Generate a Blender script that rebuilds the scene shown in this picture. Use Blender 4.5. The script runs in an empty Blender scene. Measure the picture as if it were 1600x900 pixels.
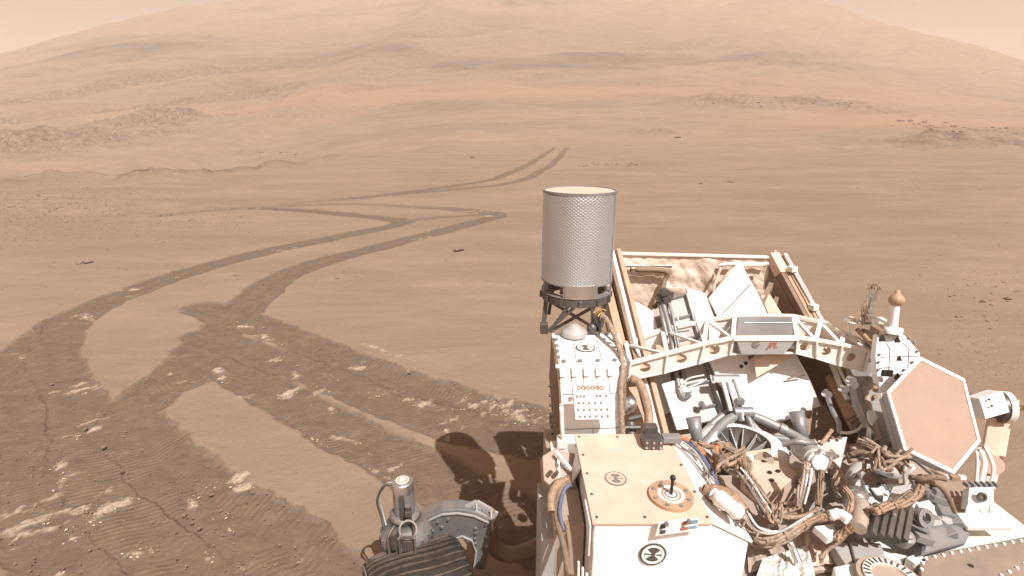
import bpy, math, random
import numpy as np
from mathutils import Vector, Matrix
random.seed(7); np.random.seed(7)
scene = bpy.context.scene
R = math.radians

# ------------------------------------------------------------------ camera
PITCH = R(17.35); CAMH = 2.1
cam_d = bpy.data.cameras.new('camera'); cam = bpy.data.objects.new('camera', cam_d)
scene.collection.objects.link(cam); scene.camera = cam
cam.location = (0, 0, CAMH); cam.rotation_euler = (R(90) - PITCH, 0, 0)
cam_d.sensor_width = 36; cam_d.lens = 18.0; cam_d.clip_start = .05; cam_d.clip_end = 5000

# ------------------------------------------------------------------ sun, sky, exposure
SUN = Vector((.35, -.60, 1.0)).normalized()
ELEV = math.asin(SUN.z); AZ = math.atan2(SUN.x, SUN.y)
ld = bpy.data.lights.new('sun', 'SUN'); ld.energy = 5.0; ld.angle = R(0.5); ld.color = (1, .98, .955)
lo = bpy.data.objects.new('sun', ld); scene.collection.objects.link(lo)
lo.rotation_euler = SUN.to_track_quat('Z', 'Y').to_euler(); lo.location = (3, -6, 12)
w = bpy.data.worlds.new('World'); scene.world = w; w.use_nodes = True
nt = w.node_tree; nt.nodes.clear()
sky = nt.nodes.new('ShaderNodeTexSky'); sky.sky_type = 'NISHITA'; sky.sun_disc = False
sky.sun_elevation = ELEV; sky.sun_rotation = AZ
sky.air_density = 0.6; sky.dust_density = 6.0; sky.ozone_density = 0.0
bw = nt.nodes.new('ShaderNodeRGBToBW'); nt.links.new(sky.outputs[0], bw.inputs[0])
mx = nt.nodes.new('ShaderNodeMix'); mx.data_type = 'RGBA'; mx.blend_type = 'MULTIPLY'; mx.inputs[0].default_value = 1
nt.links.new(bw.outputs[0], mx.inputs[6]); mx.inputs[7].default_value = (1.0, .82, .70, 1)
bg = nt.nodes.new('ShaderNodeBackground'); bg.inputs[1].default_value = .046
nt.links.new(mx.outputs[2], bg.inputs[0])
wo = nt.nodes.new('ShaderNodeOutputWorld'); nt.links.new(bg.outputs[0], wo.inputs[0])
vs = scene.view_settings; vs.view_transform = 'Standard'; vs.look = 'None'; vs.gamma = 1; vs.use_curve_mapping = False
vs.exposure = 0.64
scene.render.engine = 'CYCLES'
cy = scene.cycles; cy.max_bounces = 7; cy.volume_bounces = 1; cy.use_denoising = True

# ------------------------------------------------------------------ measuring helpers
CP, SP = math.cos(PITCH), math.sin(PITCH)
def ray(px, py):
    u, v = (px - 800) / 800, (py - 450) / 800
    return Vector((u, CP - v * SP, -(SP + v * CP)))
BAY = False
def PY(px, py, Y):
    if BAY and Y > 1.7: Y = 1.7 + (Y - 1.7) * .47
    d = ray(px, py); return Vector((0, 0, CAMH)) + d * (Y / d.y)
def PZ(px, py, z):
    d = ray(px, py); return Vector((0, 0, CAMH)) + d * ((z - CAMH) / d.z)
def PP(px, py, c, n):
    d = ray(px, py); o = Vector((0, 0, CAMH)); return o + d * ((Vector(c) - o).dot(n) / d.dot(n))
CAM = Vector((0, 0, CAMH))

# ------------------------------------------------------------------ materials
def nodes(m):
    m.use_nodes = True; n = m.node_tree; n.nodes.clear()
    o = n.nodes.new('ShaderNodeOutputMaterial'); b = n.nodes.new('ShaderNodeBsdfPrincipled')
    n.links.new(b.outputs[0], o.inputs[0]); return n, b
def mixc(n, fac, a, b, typ='MIX'):
    x = n.nodes.new('ShaderNodeMix'); x.data_type = 'RGBA'; x.blend_type = typ
    for i, v in ((0, fac), (6, a), (7, b)):
        if hasattr(v, 'links'): n.links.new(v, x.inputs[i])
        else: x.inputs[i].default_value = v if i == 0 else (*v, 1)
    return x.outputs[2]
def ramp(n, src, lo, hi, a=0.0, b=1.0):
    x = n.nodes.new('ShaderNodeMapRange'); x.inputs[1].default_value = lo; x.inputs[2].default_value = hi
    x.inputs[3].default_value = a; x.inputs[4].default_value = b; n.links.new(src, x.inputs[0]); return x.outputs[0]
def noise(n, scale, detail=4, rough=.55, vec=None, dist=0):
    x = n.nodes.new('ShaderNodeTexNoise'); x.inputs['Scale'].default_value = scale
    x.inputs['Detail'].default_value = detail; x.inputs['Roughness'].default_value = rough
    x.inputs['Distortion'].default_value = dist
    if vec is not None: n.links.new(vec, x.inputs['Vector'])
    return x.outputs[0]
def objc(n, sc=(1, 1, 1)):
    t = n.nodes.new('ShaderNodeTexCoord'); m = n.nodes.new('ShaderNodeMapping'); m.inputs['Scale'].default_value = sc
    n.links.new(t.outputs['Object'], m.inputs[0]); return m.outputs[0]
def math_(n, op, a, b=None):
    x = n.nodes.new('ShaderNodeMath'); x.operation = op
    for i, v in ((0, a), (1, b)):
        if v is None: continue
        if hasattr(v, 'links'): n.links.new(v, x.inputs[i])
        else: x.inputs[i].default_value = v
    return x.outputs[0]
def bump(n, h, strength, dist, b, prev=None):
    x = n.nodes.new('ShaderNodeBump'); x.inputs['Strength'].default_value = strength; x.inputs['Distance'].default_value = dist
    n.links.new(h, x.inputs['Height'])
    if prev is not None: n.links.new(prev, x.inputs['Normal'])
    n.links.new(x.outputs[0], b.inputs['Normal']); return x.outputs[0]
DUST = (.48, .32, .225)
def M(name, col, rough=.5, metal=0, dust=.3, var=.12, bmp=.0, bscale=40, nscale=14, spec=.5):
    m = bpy.data.materials.new(name); n, b = nodes(m); oc = objc(n)
    f = noise(n, nscale, 6, .6, oc)
    c = mixc(n, ramp(n, f, .3, .7), tuple(x * (1 - var) for x in col), tuple(min(1, x * (1 + var)) for x in col))
    g = n.nodes.new('ShaderNodeNewGeometry'); s = n.nodes.new('ShaderNodeSeparateXYZ'); n.links.new(g.outputs['Normal'], s.inputs[0])
    up = ramp(n, s.outputs[2], -.2, 1, .25, 1)
    f2 = ramp(n, noise(n, 9, 8, .7, oc, .4), .38, .72)
    df = math_(n, 'MULTIPLY', math_(n, 'MULTIPLY', f2, up), dust * 1.4)
    c = mixc(n, df, c, DUST)
    n.links.new(c, b.inputs['Base Color'])
    b.inputs['Metallic'].default_value = metal
    n.links.new(ramp(n, df, 0, 1, rough, .95), b.inputs['Roughness'])
    b.inputs['Specular IOR Level'].default_value = spec
    if bmp: bump(n, noise(n, bscale, 5, .6, oc), bmp, .01, b)
    return m
WHITE = M('white paint', (.82, .82, .82), .45, dust=.28, var=.04)
WHITE2 = M('clean white paint', (.83, .83, .83), .4, dust=.08, var=.03)
PEACH = M('dusty white paint', (.66, .49, .39), .6, 0, dust=.42, var=.07, nscale=5)
CREAM = M('cream paint', (.78, .755, .70), .55, dust=.18, var=.06)
GREY = M('grey anodised metal', (.25, .255, .265), .45, .35, dust=.25, var=.1)
LGREY = M('pale grey painted metal', (.40, .395, .385), .5, .1, dust=.3, var=.08)
DGREY = M('dark grey metal', (.10, .095, .09), .4, .4, dust=.22, var=.2)
BLACK = M('black coating', (.022, .018, .015), .55, 0, dust=.05, var=.4)
SILVER = M('bare silver metal', (.62, .61, .60), .28, .9, dust=.15, var=.12, bmp=.1)
TAN = M('tan composite', (.42, .27, .17), .55, 0, dust=.3, var=.15)
BROWN = M('brown composite', (.20, .135, .09), .6, 0, dust=.25, var=.2)
HARN = M('tan wrapped harness', (.30, .225, .17), .6, 0, dust=.25, var=.45, bmp=.5, bscale=160, nscale=60)
HARND = M('brown wrapped harness', (.19, .13, .09), .6, 0, dust=.25, var=.35, bmp=.5, bscale=160, nscale=60)
COPPER = M('amber film tape', (.34, .22, .145), .45, .1, dust=.35, var=.3, bmp=.5, bscale=90, nscale=40)
TREADM = M('dusty dark tread', (.06, .046, .036), .7, .1, dust=.25, var=.5, bmp=.5, bscale=60, nscale=25)
SHELFM = M('shadow toned shelf paint', (.225, .180, .150), .6, 0, dust=.3, var=.12, nscale=6)  # the shadow lying over the shelf is put into this darker base colour
FORKM = M('grey cast metal', (.17, .172, .175), .5, .3, dust=.3, var=.2, bmp=.15)
BLUEW = M('blue wire', (.11, .125, .21), .4, dust=.1)
ORANGEW = M('orange wire', (.50, .20, .08), .4, dust=.1)
HGAF = M('dusty pink antenna face', (.375, .262, .20), .75, 0, dust=.45, var=.08, nscale=5)
GOLD = M('gold wire', (.62, .45, .18), .35, .5, dust=.1)
BODYM = M('warm grey paint', (.37, .30, .25), .6, 0, dust=.35, var=.08, nscale=6)
REDM = M('faded red print', (.42, .16, .12), .6, dust=.1)
BLUEM = M('faded blue print', (.22, .32, .42), .6, dust=.1)
INKM = M('dark ink print', (.06, .055, .05), .6, dust=.15)
GINK = M('grey ink print', (.20, .17, .15), .6, dust=.2)

def foil(name, col, scale, metal, rough, strength):
    m = bpy.data.materials.new(name); n, b = nodes(m); oc = objc(n)
    v = n.nodes.new('ShaderNodeTexVoronoi'); v.inputs['Scale'].default_value = scale; n.links.new(oc, v.inputs['Vector'])
    h = math_(n, 'ADD', v.outputs['Distance'], noise(n, scale * .5, 6, .7, oc, 1.5))
    c = mixc(n, ramp(n, noise(n, scale * .6, 5, .6, oc, 1.), .3, .7), tuple(x * .82 for x in col), tuple(min(1, x * 1.1) for x in col))
    n.links.new(c, b.inputs['Base Color']); b.inputs['Metallic'].default_value = metal; b.inputs['Roughness'].default_value = rough
    bump(n, h, strength, .03, b); return m
FOIL = foil('crumpled peach foil', (.68, .53, .43), 9, .15, .45, .55)
WFOIL = foil('crumpled white foil', (.80, .76, .68), 14, .1, .45, .6)

def quilt():
    m = bpy.data.materials.new('quilted silver foil'); n, b = nodes(m)
    t = n.nodes.new('ShaderNodeTexCoord'); s = n.nodes.new('ShaderNodeSeparateXYZ'); n.links.new(t.outputs['UV'], s.inputs[0])
    oc = objc(n)
    wob = math_(n, 'MULTIPLY', noise(n, 7, 4, .6, oc), 1.4)
    def w(sgn):
        a = math_(n, 'ADD', math_(n, 'MULTIPLY', s.outputs[0], 54 * 2 * math.pi / 2), math_(n, 'MULTIPLY', s.outputs[1], sgn * 29 * 2 * math.pi / 2))
        return math_(n, 'ABSOLUTE', math_(n, 'SINE', math_(n, 'ADD', a, wob)))
    h = math_(n, 'MINIMUM', w(1), w(-1))
    h2 = math_(n, 'ADD', h, math_(n, 'MULTIPLY', noise(n, 16, 6, .7, oc, 1), 1.3))
    b.inputs['Metallic'].default_value = .88; b.inputs['Roughness'].default_value = .40
    n.links.new(mixc(n, ramp(n, h, 0, .5), (.46, .49, .52), (.62, .65, .68)), b.inputs['Base Color'])
    bump(n, h2, .34, .006, b); return m
QUILT = quilt()

# ------------------------------------------------------------------ mesh builder
def basis(d, up=Vector((0, 0, 1))):
    d = Vector(d).normalized()
    if abs(d.dot(up)) > .97: up = Vector((0, 1, 0))
    s = d.cross(up).normalized(); return s, s.cross(d).normalized()
class MB:
    def __init__(s): s.v = []; s.f = []; s.sm = []; s.uv = {}
    def add(s, vs, fs, smooth=False):
        o = len(s.v); s.v += [tuple(x) for x in vs]
        for f in fs: s.f.append([i + o for i in f]); s.sm.append(smooth)
        return s
    def slab(s, pts, t, away=None):
        pts = [Vector(p) for p in pts]; n = Vector((0, 0, 0)); c = sum(pts, Vector()) / len(pts)
        for i, p in enumerate(pts):
            q = pts[(i + 1) % len(pts)]; n += (p - c).cross(q - c)
        n.normalize()
        if away is None:
            if n.dot(CAM - c) < 0: n = -n
        elif n.dot(Vector(away)) > 0: n = -n
        k = len(pts); b = [p - n * t for p in pts]
        fs = [list(range(k)), [2 * k - 1 - i for i in range(k)]] + [[i, i + k, (i + 1) % k + k, (i + 1) % k] for i in range(k)]
        return s.add(pts + b, fs)
    def prism(s, pts, vec):
        pts = [Vector(p) for p in pts]; k = len(pts); b = [p + Vector(vec) for p in pts]
        return s.add(pts + b, [list(range(k)), [2 * k - 1 - i for i in range(k)]] + [[i, i + k, (i + 1) % k + k, (i + 1) % k] for i in range(k)])
    def box(s, c, d, rot=None):
        c = Vector(c); d = Vector(d) / 2; vs = []
        for z in (-1, 1):
            for y in (-1, 1):
                for x in (-1, 1):
                    p = Vector((x * d.x, y * d.y, z * d.z))
                    if rot: p = rot @ p
                    vs.append(c + p)
        return s.add(vs, [(0, 2, 3, 1), (4, 5, 7, 6), (0, 1, 5, 4), (2, 6, 7, 3), (0, 4, 6, 2), (1, 3, 7, 5)])
    def bar(s, a, b, w, h, up=Vector((0, 0, 1))):
        a = Vector(a); b = Vector(b); x, y = basis(b - a, Vector(up)); x = x * w / 2; y = y * h / 2
        vs = [a - x - y, a + x - y, a + x + y, a - x + y, b - x - y, b + x - y, b + x + y, b - x + y]
        return s.add(vs, [(0, 1, 2, 3), (7, 6, 5, 4), (0, 4, 5, 1), (1, 5, 6, 2), (2, 6, 7, 3), (3, 7, 4, 0)])
    def cyl(s, a, b, r0, r1=None, n=20, cap=True):
        r1 = r0 if r1 is None else r1; a = Vector(a); b = Vector(b); x, y = basis(b - a); A = []; B = []
        for i in range(n):
            t = 2 * math.pi * i / n; d = x * math.cos(t) + y * math.sin(t); A.append(a + d * r0); B.append(b + d * r1)
        s.add(A + B, [[i, (i + 1) % n, (i + 1) % n + n, i + n] for i in range(n)], True)
        if cap: s.add(A, [list(range(n))]); s.add(B, [list(range(n))])
        return s
    def ring(s, c, nrm, r0, r1, t, n=32, e=None, arc=(0, 2 * math.pi)):
        nrm = Vector(nrm).normalized(); x, y = basis(nrm); c = Vector(c); vs = []; full = abs(arc[1] - arc[0] - 2 * math.pi) < 1e-6
        m = n if full else n + 1
        for i in range(m):
            a = arc[0] + (arc[1] - arc[0]) * i / n; d = x * math.cos(a) + y * math.sin(a)
            vs += [c + d * r0, c + d * r1, c + d * r1 + nrm * t, c + d * r0 + nrm * t]
        fs = []
        for i in range(n):
            j = (i + 1) % m
            for k in range(4): fs.append([4 * i + k, 4 * j + k, 4 * j + (k + 1) % 4, 4 * i + (k + 1) % 4])
        if not full: fs += [[0, 1, 2, 3], [4 * n, 4 * n + 1, 4 * n + 2, 4 * n + 3]]
        return s.add(vs, fs)
    def lathe(s, c, axis, prof, n=28):
        c = Vector(c); axis = Vector(axis).normalized(); x, y = basis(axis); vs = []
        for (r, h) in prof:
            for i in range(n):
                t = 2 * math.pi * i / n; vs.append(c + axis * h + (x * math.cos(t) + y * math.sin(t)) * r)
        fs = [[k * n + i, k * n + (i + 1) % n, (k + 1) * n + (i + 1) % n, (k + 1) * n + i] for k in range(len(prof) - 1) for i in range(n)]
        return s.add(vs, fs, True)
    def tube(s, pts, r, n=8, spline=True, wob=0, step=6):
        pts = [Vector(p) for p in pts]
        if spline and len(pts) > 2:
            P = [pts[0] * 2 - pts[1]] + pts + [pts[-1] * 2 - pts[-2]]; out = []
            for i in range(1, len(P) - 2):
                for k in range(step):
                    t = k / step; a, b, c, d = P[i - 1:i + 3]
                    out.append(.5 * ((2 * b) + (c - a) * t + (2 * a - 5 * b + 4 * c - d) * t * t + (3 * b - a - 3 * c + d) * t ** 3))
            out.append(pts[-1]); pts = out
        vs = []; up = None
        for i, p in enumerate(pts):
            d = (pts[min(i + 1, len(pts) - 1)] - pts[max(i - 1, 0)]).normalized()
            if up is None: x, y = basis(d)
            else:
                x = (up - d * up.dot(d)).normalized(); y = d.cross(x)
            up = x; rr = r[min(i * len(r) // len(pts), len(r) - 1)] if isinstance(r, (list, tuple)) else r
            rr *= 1 + wob * random.uniform(-1, 1)
            for k in range(n):
                t = 2 * math.pi * k / n; vs.append(p + (x * math.cos(t) + y * math.sin(t)) * rr)
        m = len(pts)
        s.add(vs, [[i * n + k, i * n + (k + 1) % n, (i + 1) * n + (k + 1) % n, (i + 1) * n + k] for i in range(m - 1) for k in range(n)], True)
        s.add(vs[:n], [list(range(n))]); s.add(vs[-n:], [list(range(n))]); return s
    def holed(s, q, fc, r, t, n=24):
        """quad panel (4 points in order) with a round hole of radius r at bilinear position fc, thickness t"""
        q = [Vector(p) for p in q]; ex = (q[1] - q[0] + q[2] - q[3]).normalized(); nn = ex.cross(q[3] - q[0]).normalized()
        if nn.dot(CAM - q[0]) < 0: nn = -nn
        ey = nn.cross(ex); c = (q[0] * (1 - fc[0]) + q[1] * fc[0]) * (1 - fc[1]) + (q[3] * (1 - fc[0]) + q[2] * fc[0]) * fc[1]
        P2 = [((p - c).dot(ex), (p - c).dot(ey)) for p in q]; inn = []; out = []
        angs = sorted([2 * math.pi * i / n for i in range(n)] + [math.atan2(p[1], p[0]) % (2 * math.pi) for p in P2])
        for a in angs:
            dx, dy = math.cos(a), math.sin(a); best = 9
            for i in range(4):
                (x1, y1), (x2, y2) = P2[i], P2[(i + 1) % 4]; den = dx * (y2 - y1) - dy * (x2 - x1)
                if abs(den) < 1e-12: continue
                tt = (x1 * (y2 - y1) - y1 * (x2 - x1)) / den; uu = (x1 * dy - y1 * dx) / den
                if tt > 0 and -1e-6 <= uu <= 1 + 1e-6: best = min(best, tt)
            inn.append(c + (ex * dx + ey * dy) * r); out.append(c + (ex * dx + ey * dy) * best)
        k = len(angs); B = nn * -t
        vs = inn + out + [p + B for p in inn] + [p + B for p in out]; fs = []
        for i in range(k):
            j = (i + 1) % k
            fs += [[i, j, j + k, i + k], [i + 2 * k, i + 3 * k, j + 3 * k, j + 2 * k], [i, i + 2 * k, j + 2 * k, j], [i + k, j + k, j + 3 * k, i + 3 * k]]
        return s.add(vs, fs)
    def build(s, name, mat, parent=None, bevel=0):
        me = bpy.data.meshes.new(name); me.from_pydata(s.v, [], s.f); me.polygons.foreach_set('use_smooth', s.sm); me.update()
        me.materials.append(mat); o = bpy.data.objects.new(name, me); scene.collection.objects.link(o)
        if parent: attach(o, parent)
        if bevel:
            m = o.modifiers.new('bevel', 'BEVEL'); m.width = bevel; m.segments = 2; m.limit_method = 'ANGLE'; m.angle_limit = R(40)
        return o
def build_each(self, name, mat, parent=None, bevel=0):
    key = {}; par = {}
    def find(a):
        while par[a] != a: par[a] = par[par[a]]; a = par[a]
        return a
    kk = [tuple(round(c * 20000) for c in v) for v in self.v]
    for k in kk: par.setdefault(k, k)
    for f in self.f:
        r0 = find(kk[f[0]])
        for i in f[1:]: par[find(kk[i])] = r0
    groups = {}
    for fi, f in enumerate(self.f): groups.setdefault(find(kk[f[0]]), []).append(fi)
    out = []
    for g in groups.values():
        m = MB(); mp = {}
        for fi in g:
            for i in self.f[fi]:
                if i not in mp: mp[i] = len(m.v); m.v.append(self.v[i])
            m.f.append([mp[i] for i in self.f[fi]]); m.sm.append(self.sm[fi])
        out.append(m.build(name, mat, parent, bevel))
    return out[0]
MB.build_each = build_each
def attach(o, parent):
    o.parent = parent; bpy.context.view_layer.update() if False else None
    m = Matrix.Identity(4); p = parent
    while p: m = p.matrix_basis @ m if not p.parent else p.matrix_parent_inverse @ p.matrix_basis @ m; p = None if not p.parent else p.parent
    # meshes are written in world coordinates, and only the rover's own empty is off the origin
    o.matrix_parent_inverse = root_inv if parent.type == 'EMPTY' else Matrix.Identity(4)
root_inv = Matrix.Identity(4)

# ------------------------------------------------------------------ terrain
def hash2(ix, iy, seed):
    h = (ix.astype(np.int64) * 374761393 + iy.astype(np.int64) * 668265263 + seed * 1442695041) & 0x7fffffff
    h = ((h ^ (h >> 13)) * 1274126177) & 0x7fffffff
    return ((h ^ (h >> 16)) & 0xffff) / 65535.0
def vnoise(x, y, seed=0):
    ix = np.floor(x); iy = np.floor(y); fx = x - ix; fy = y - iy; fx = fx * fx * (3 - 2 * fx); fy = fy * fy * (3 - 2 * fy)
    a = hash2(ix, iy, seed); b = hash2(ix + 1, iy, seed); c = hash2(ix, iy + 1, seed); d = hash2(ix + 1, iy + 1, seed)
    return (a * (1 - fx) + b * fx) * (1 - fy) + (c * (1 - fx) + d * fx) * fy
def fbm(x, y, oct=4, seed=0, g=.5):
    s = 0; a = 1; t = 0
    for i in range(oct):
        s = s + a * (vnoise(x, y, seed + i * 17) - .5); t += a; a *= g; x = x * 2.03 + 5.2; y = y * 2.03 + 1.7
    return s / t * 2
def smooth(x, a, b):
    t = np.clip((x - a) / (b - a), 0, 1); return t * t * (3 - 2 * t)
AZT = [-180, -110, -75, -55, -42.6, -36.4, -30, -24, -18.6, 0, 15, 25.6, 34, 42.7, 55, 75, 110, 180]
ELT = [0.2, 0.2, 1.0, 3.0, 5.4, 7.9, 9.9, 11.1, 12.2, 14.4, 13.9, 11.8, 8.7, 5.0, 2.6, .8, 0.2, 0.2]
def height(x, y):
    x = np.asarray(x, float); y = np.asarray(y, float)
    r = np.hypot(x, y); az = np.degrees(np.arctan2(x, y))
    A = 300 * np.tan(np.radians(np.interp(az, AZT, ELT)))
    t = np.clip((r - 62) / 238, 0, None)
    prof = np.where(t < 1, t ** 1.35, 1 + .35 * (1 - np.exp(-(t - 1) * 1.2 / .35 * 1.0)) )
    z = A * prof
    # large relief on the hill: spurs running down to the left, gullies and benches
    k = smooth(r, 60, 150)
    u = x * .83 + y * .55; v = -x * .55 + y * .83
    z = z + k * (fbm(u / 160, v / 45, 5, 3, .52) * 3.2 * smooth(r, 70, 240) + fbm(x / 22, y / 14, 4, 9) * 1.0)
    bench = np.abs(fbm(u / 130, v / 30, 4, 31))
    z = z - k * 2.2 * np.exp(-(bench / .10) ** 2) * smooth(r, 80, 200)
    # the plain: a crest on the left at about thirty metres, falling away behind it
    left = smooth(-az, 4, 34)
    rc = 30 + 22 * (1 - left) + 5 * fbm(az / 9, az * 0, 3, 5)
    dip = smooth(r, rc, rc + 22) * (1 - smooth(r, 110, 190))
    z = z - dip * 5.5 * left
    z = z + left * .45 * np.exp(-((r - rc + .5) / 2.5) ** 2) * (.4 + fbm(az / 2.2, r * 0, 3, 6))
    # low mounds with ledges on the right
    def mound(px, d, w, dep, h, seed):
        th = math.atan2((px - 800) / 800, 1.03); cx, cy = d * math.sin(th), d * math.cos(th)
        a = (x - cx) * math.cos(th) - (y - cy) * math.sin(th); b = (x - cx) * math.sin(th) + (y - cy) * math.cos(th)
        e = np.exp(-(a / w) ** 2 - (b / dep) ** 2)
        return e * h * (1 + .7 * fbm(a / (w * .4), b / 2.2, 4, seed))
    for args in ((1445, 68, 5.5, 3, .9, 41), (1330, 64, 10, 3, .3, 42), (1560, 68, 9, 3, .6, 43), (1120, 104, 8, 4, 1.2, 44), (1240, 108, 13, 4, .9, 45),
                 (1330, 106, 10, 4, .6, 46), (1180, 60, 8, 2.5, .5, 47), (420, 46, 7, 2.5, .6, 48), (1030, 75, 6, 2, .5, 49), (230, 44, 6, 2, .7, 50), (70, 112, 20, 5, 3.0, 51), (230, 122, 16, 5, 3.0, 52)):
        z = z + mound(*args)
    # a long spur climbing from the lower left towards the top of the hill
    pts = [(-50, 62), (-40, 78), (-31, 95), (-20, 125), (-6, 235), (0, 300)]
    d2 = np.full(x.shape, 1e9); hh = np.zeros(x.shape)
    for (a0, r0), (a1, r1) in zip(pts, pts[1:]):
        ax_, ay_ = r0 * math.sin(R(a0)), r0 * math.cos(R(a0)); bx_, by_ = r1 * math.sin(R(a1)), r1 * math.cos(R(a1))
        ex, ey = bx_ - ax_, by_ - ay_; l2 = ex * ex + ey * ey; t_ = np.clip(((x - ax_) * ex + (y - ay_) * ey) / l2, 0, 1)
        q = np.hypot(x - ax_ - t_ * ex, y - ay_ - t_ * ey); m_ = q < d2
        d2 = np.where(m_, q, d2); hh = np.where(m_, r0 + (r1 - r0) * t_, hh)
    z = z + hh * .020 * np.exp(-(d2 / (hh * .06 + .1)) ** 2) * (1 + .4 * fbm(x / 18, y / 18, 3, 77)) * smooth(r, 60, 80)
    # gentle undulation near by
    kn = smooth(r, 2, 9)
    z = z + kn * fbm(x / 7, y / 3.2, 4, 11) * .045 + smooth(r, 10, 40) * fbm(x / 14, y / 5, 4, 12) * .16
    z = z + fbm(x / .35, y / .35, 3, 13) * .004 * (1 - smooth(r, 10, 20))
    return z

def mound_field(x, y):
    o = np.zeros_like(x)
    for px, d, w_, dep in ((1445, 67, 6, 4), (1560, 68, 9, 3), (1120, 103, 9, 4), (1240, 107, 14, 3), (1330, 105, 10, 4), (70, 109, 20, 4), (230, 119, 16, 4), (420, 46, 7, 2)):
        th = math.atan2((px - 800) / 800, 1.03); cx, cy = d * math.sin(th), d * math.cos(th)
        a = (x - cx) * math.cos(th) - (y - cy) * math.sin(th); b = (x - cx) * math.sin(th) + (y - cy) * math.cos(th)
        o = np.maximum(o, np.exp(-(a / w_) ** 2 - (b / dep) ** 2))
    return o
def gp(px, py):
    p = PZ(px, py, 0); return (p.x, p.y)
TR = [  # centre line read off the photograph's ground plane, width in metres, depth factor
    ([(886, 231), (868, 252), (838, 273), (795, 290), (700, 298), (600, 304), (500, 313), (400, 322), (330, 329), (255, 338)], .52, .9),
    ([(866, 231), (830, 254), (780, 279), (722, 291), (640, 300), (560, 308)], .52, .9),
    ([(250, 338), (340, 328), (480, 319), (560, 318), (680, 324), (740, 328), (787, 334), (740, 346), (690, 361), (620, 379), (540, 399), (470, 421), (420, 446), (385, 480), (352, 512), (300, 560), (240, 610), (185, 650)], .54, 1),
    ([(400, 325), (480, 329), (560, 337), (640, 344), (600, 356), (520, 371), (440, 388), (360, 408), (300, 425), (225, 450), (150, 480), (80, 515), (38, 570), (30, 640), (42, 700), (75, 760), (112, 820), (152, 890), (185, 960)], .52, 1),
    ([(630, 345), (690, 337), (770, 333)], .36, .7),
    ([(80, 515), (30, 548), (-30, 590), (-90, 640)], .44, 1),
    ([(112, 498), (80, 535), (84, 565), (110, 605), (130, 640), (140, 695), (180, 760), (238, 825), (288, 890), (325, 950)], .43, 1),
    ([(335, 575), (265, 600), (196, 638), (212, 680), (262, 730), (332, 780), (408, 822), (468, 865), (530, 935)], .42, 1),
    ([(300, 545), (350, 562), (410, 598), (480, 640), (570, 692), (660, 738), (745, 784), (840, 838), (930, 890)], .42, 1),
    ([(312, 482), (400, 508), (470, 532), (560, 572), (650, 602), (740, 632), (870, 662), (1000, 685)], .44, 1),
    ([(320, 522), (420, 556), (500, 586), (580, 617), (660, 646), (740, 670), (860, 695), (1000, 720)], .42, 1),
]
def tracks(x, y):
    n = x.shape[0]; mask = np.zeros(n); rim = np.zeros(n); su = np.zeros(n); cross = np.zeros(n)
    wig = fbm(x / .5, y / .5, 3, 71) * .05 + fbm(x / .13, y / .13, 3, 72, .7) * .035
    for ti, (line, wd, dp) in enumerate(TR):
        P = np.array([gp(*p) for p in line]); hw = wd / 2
        # round the corners once
        Q = [P[0]]
        for i in range(len(P) - 1): Q += [P[i] * .75 + P[i + 1] * .25, P[i] * .25 + P[i + 1] * .75]
        P = np.array(Q + [P[-1]]); L = 0
        dist = np.full(n, 1e9); along = np.zeros(n); side = np.zeros(n)
        for i in range(len(P) - 1):
            a, b = P[i], P[i + 1]; ab = b - a; l = np.hypot(*ab)
            if l < 1e-6: continue
            m = (x > min(a[0], b[0]) - 1) & (x < max(a[0], b[0]) + 1) & (y > min(a[1], b[1]) - 1) & (y < max(a[1], b[1]) + 1)
            idx = np.nonzero(m)[0]
            if not len(idx): L += l; continue
            dx, dy = x[idx] - a[0], y[idx] - a[1]; t = np.clip((dx * ab[0] + dy * ab[1]) / l / l, 0, 1)
            d = np.hypot(dx - t * ab[0], dy - t * ab[1]); sd = (dx * ab[1] - dy * ab[0]) / l
            bet = d < dist[idx]; ii = idx[bet]; dist[ii] = d[bet]; along[ii] = (L + t * l)[bet]; side[ii] = sd[bet]; L += l
        d = dist + wig
        mk = (1 - smooth(d, hw - .032, hw + .026)) * dp
        if ti == 0: mk *= smooth(-(along - L), 0, 8)
        if ti == 2: mk *= .45 + .55 * smooth(along, 4, 10)
        rm = np.exp(-((d - hw - .02) / .045) ** 2)
        sel = mk > .5
        su[sel] = (along + np.abs(side) * .35 * 1)[sel] if ti % 2 else (along + side * .6)[sel]
        cross[sel] = (np.abs(side) / hw)[sel]
        rim = np.maximum(rim * (1 - mk), rm * dp * (1 - mask * .6)); mask = np.maximum(mask, mk)
    return mask, rim, su, cross
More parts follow.
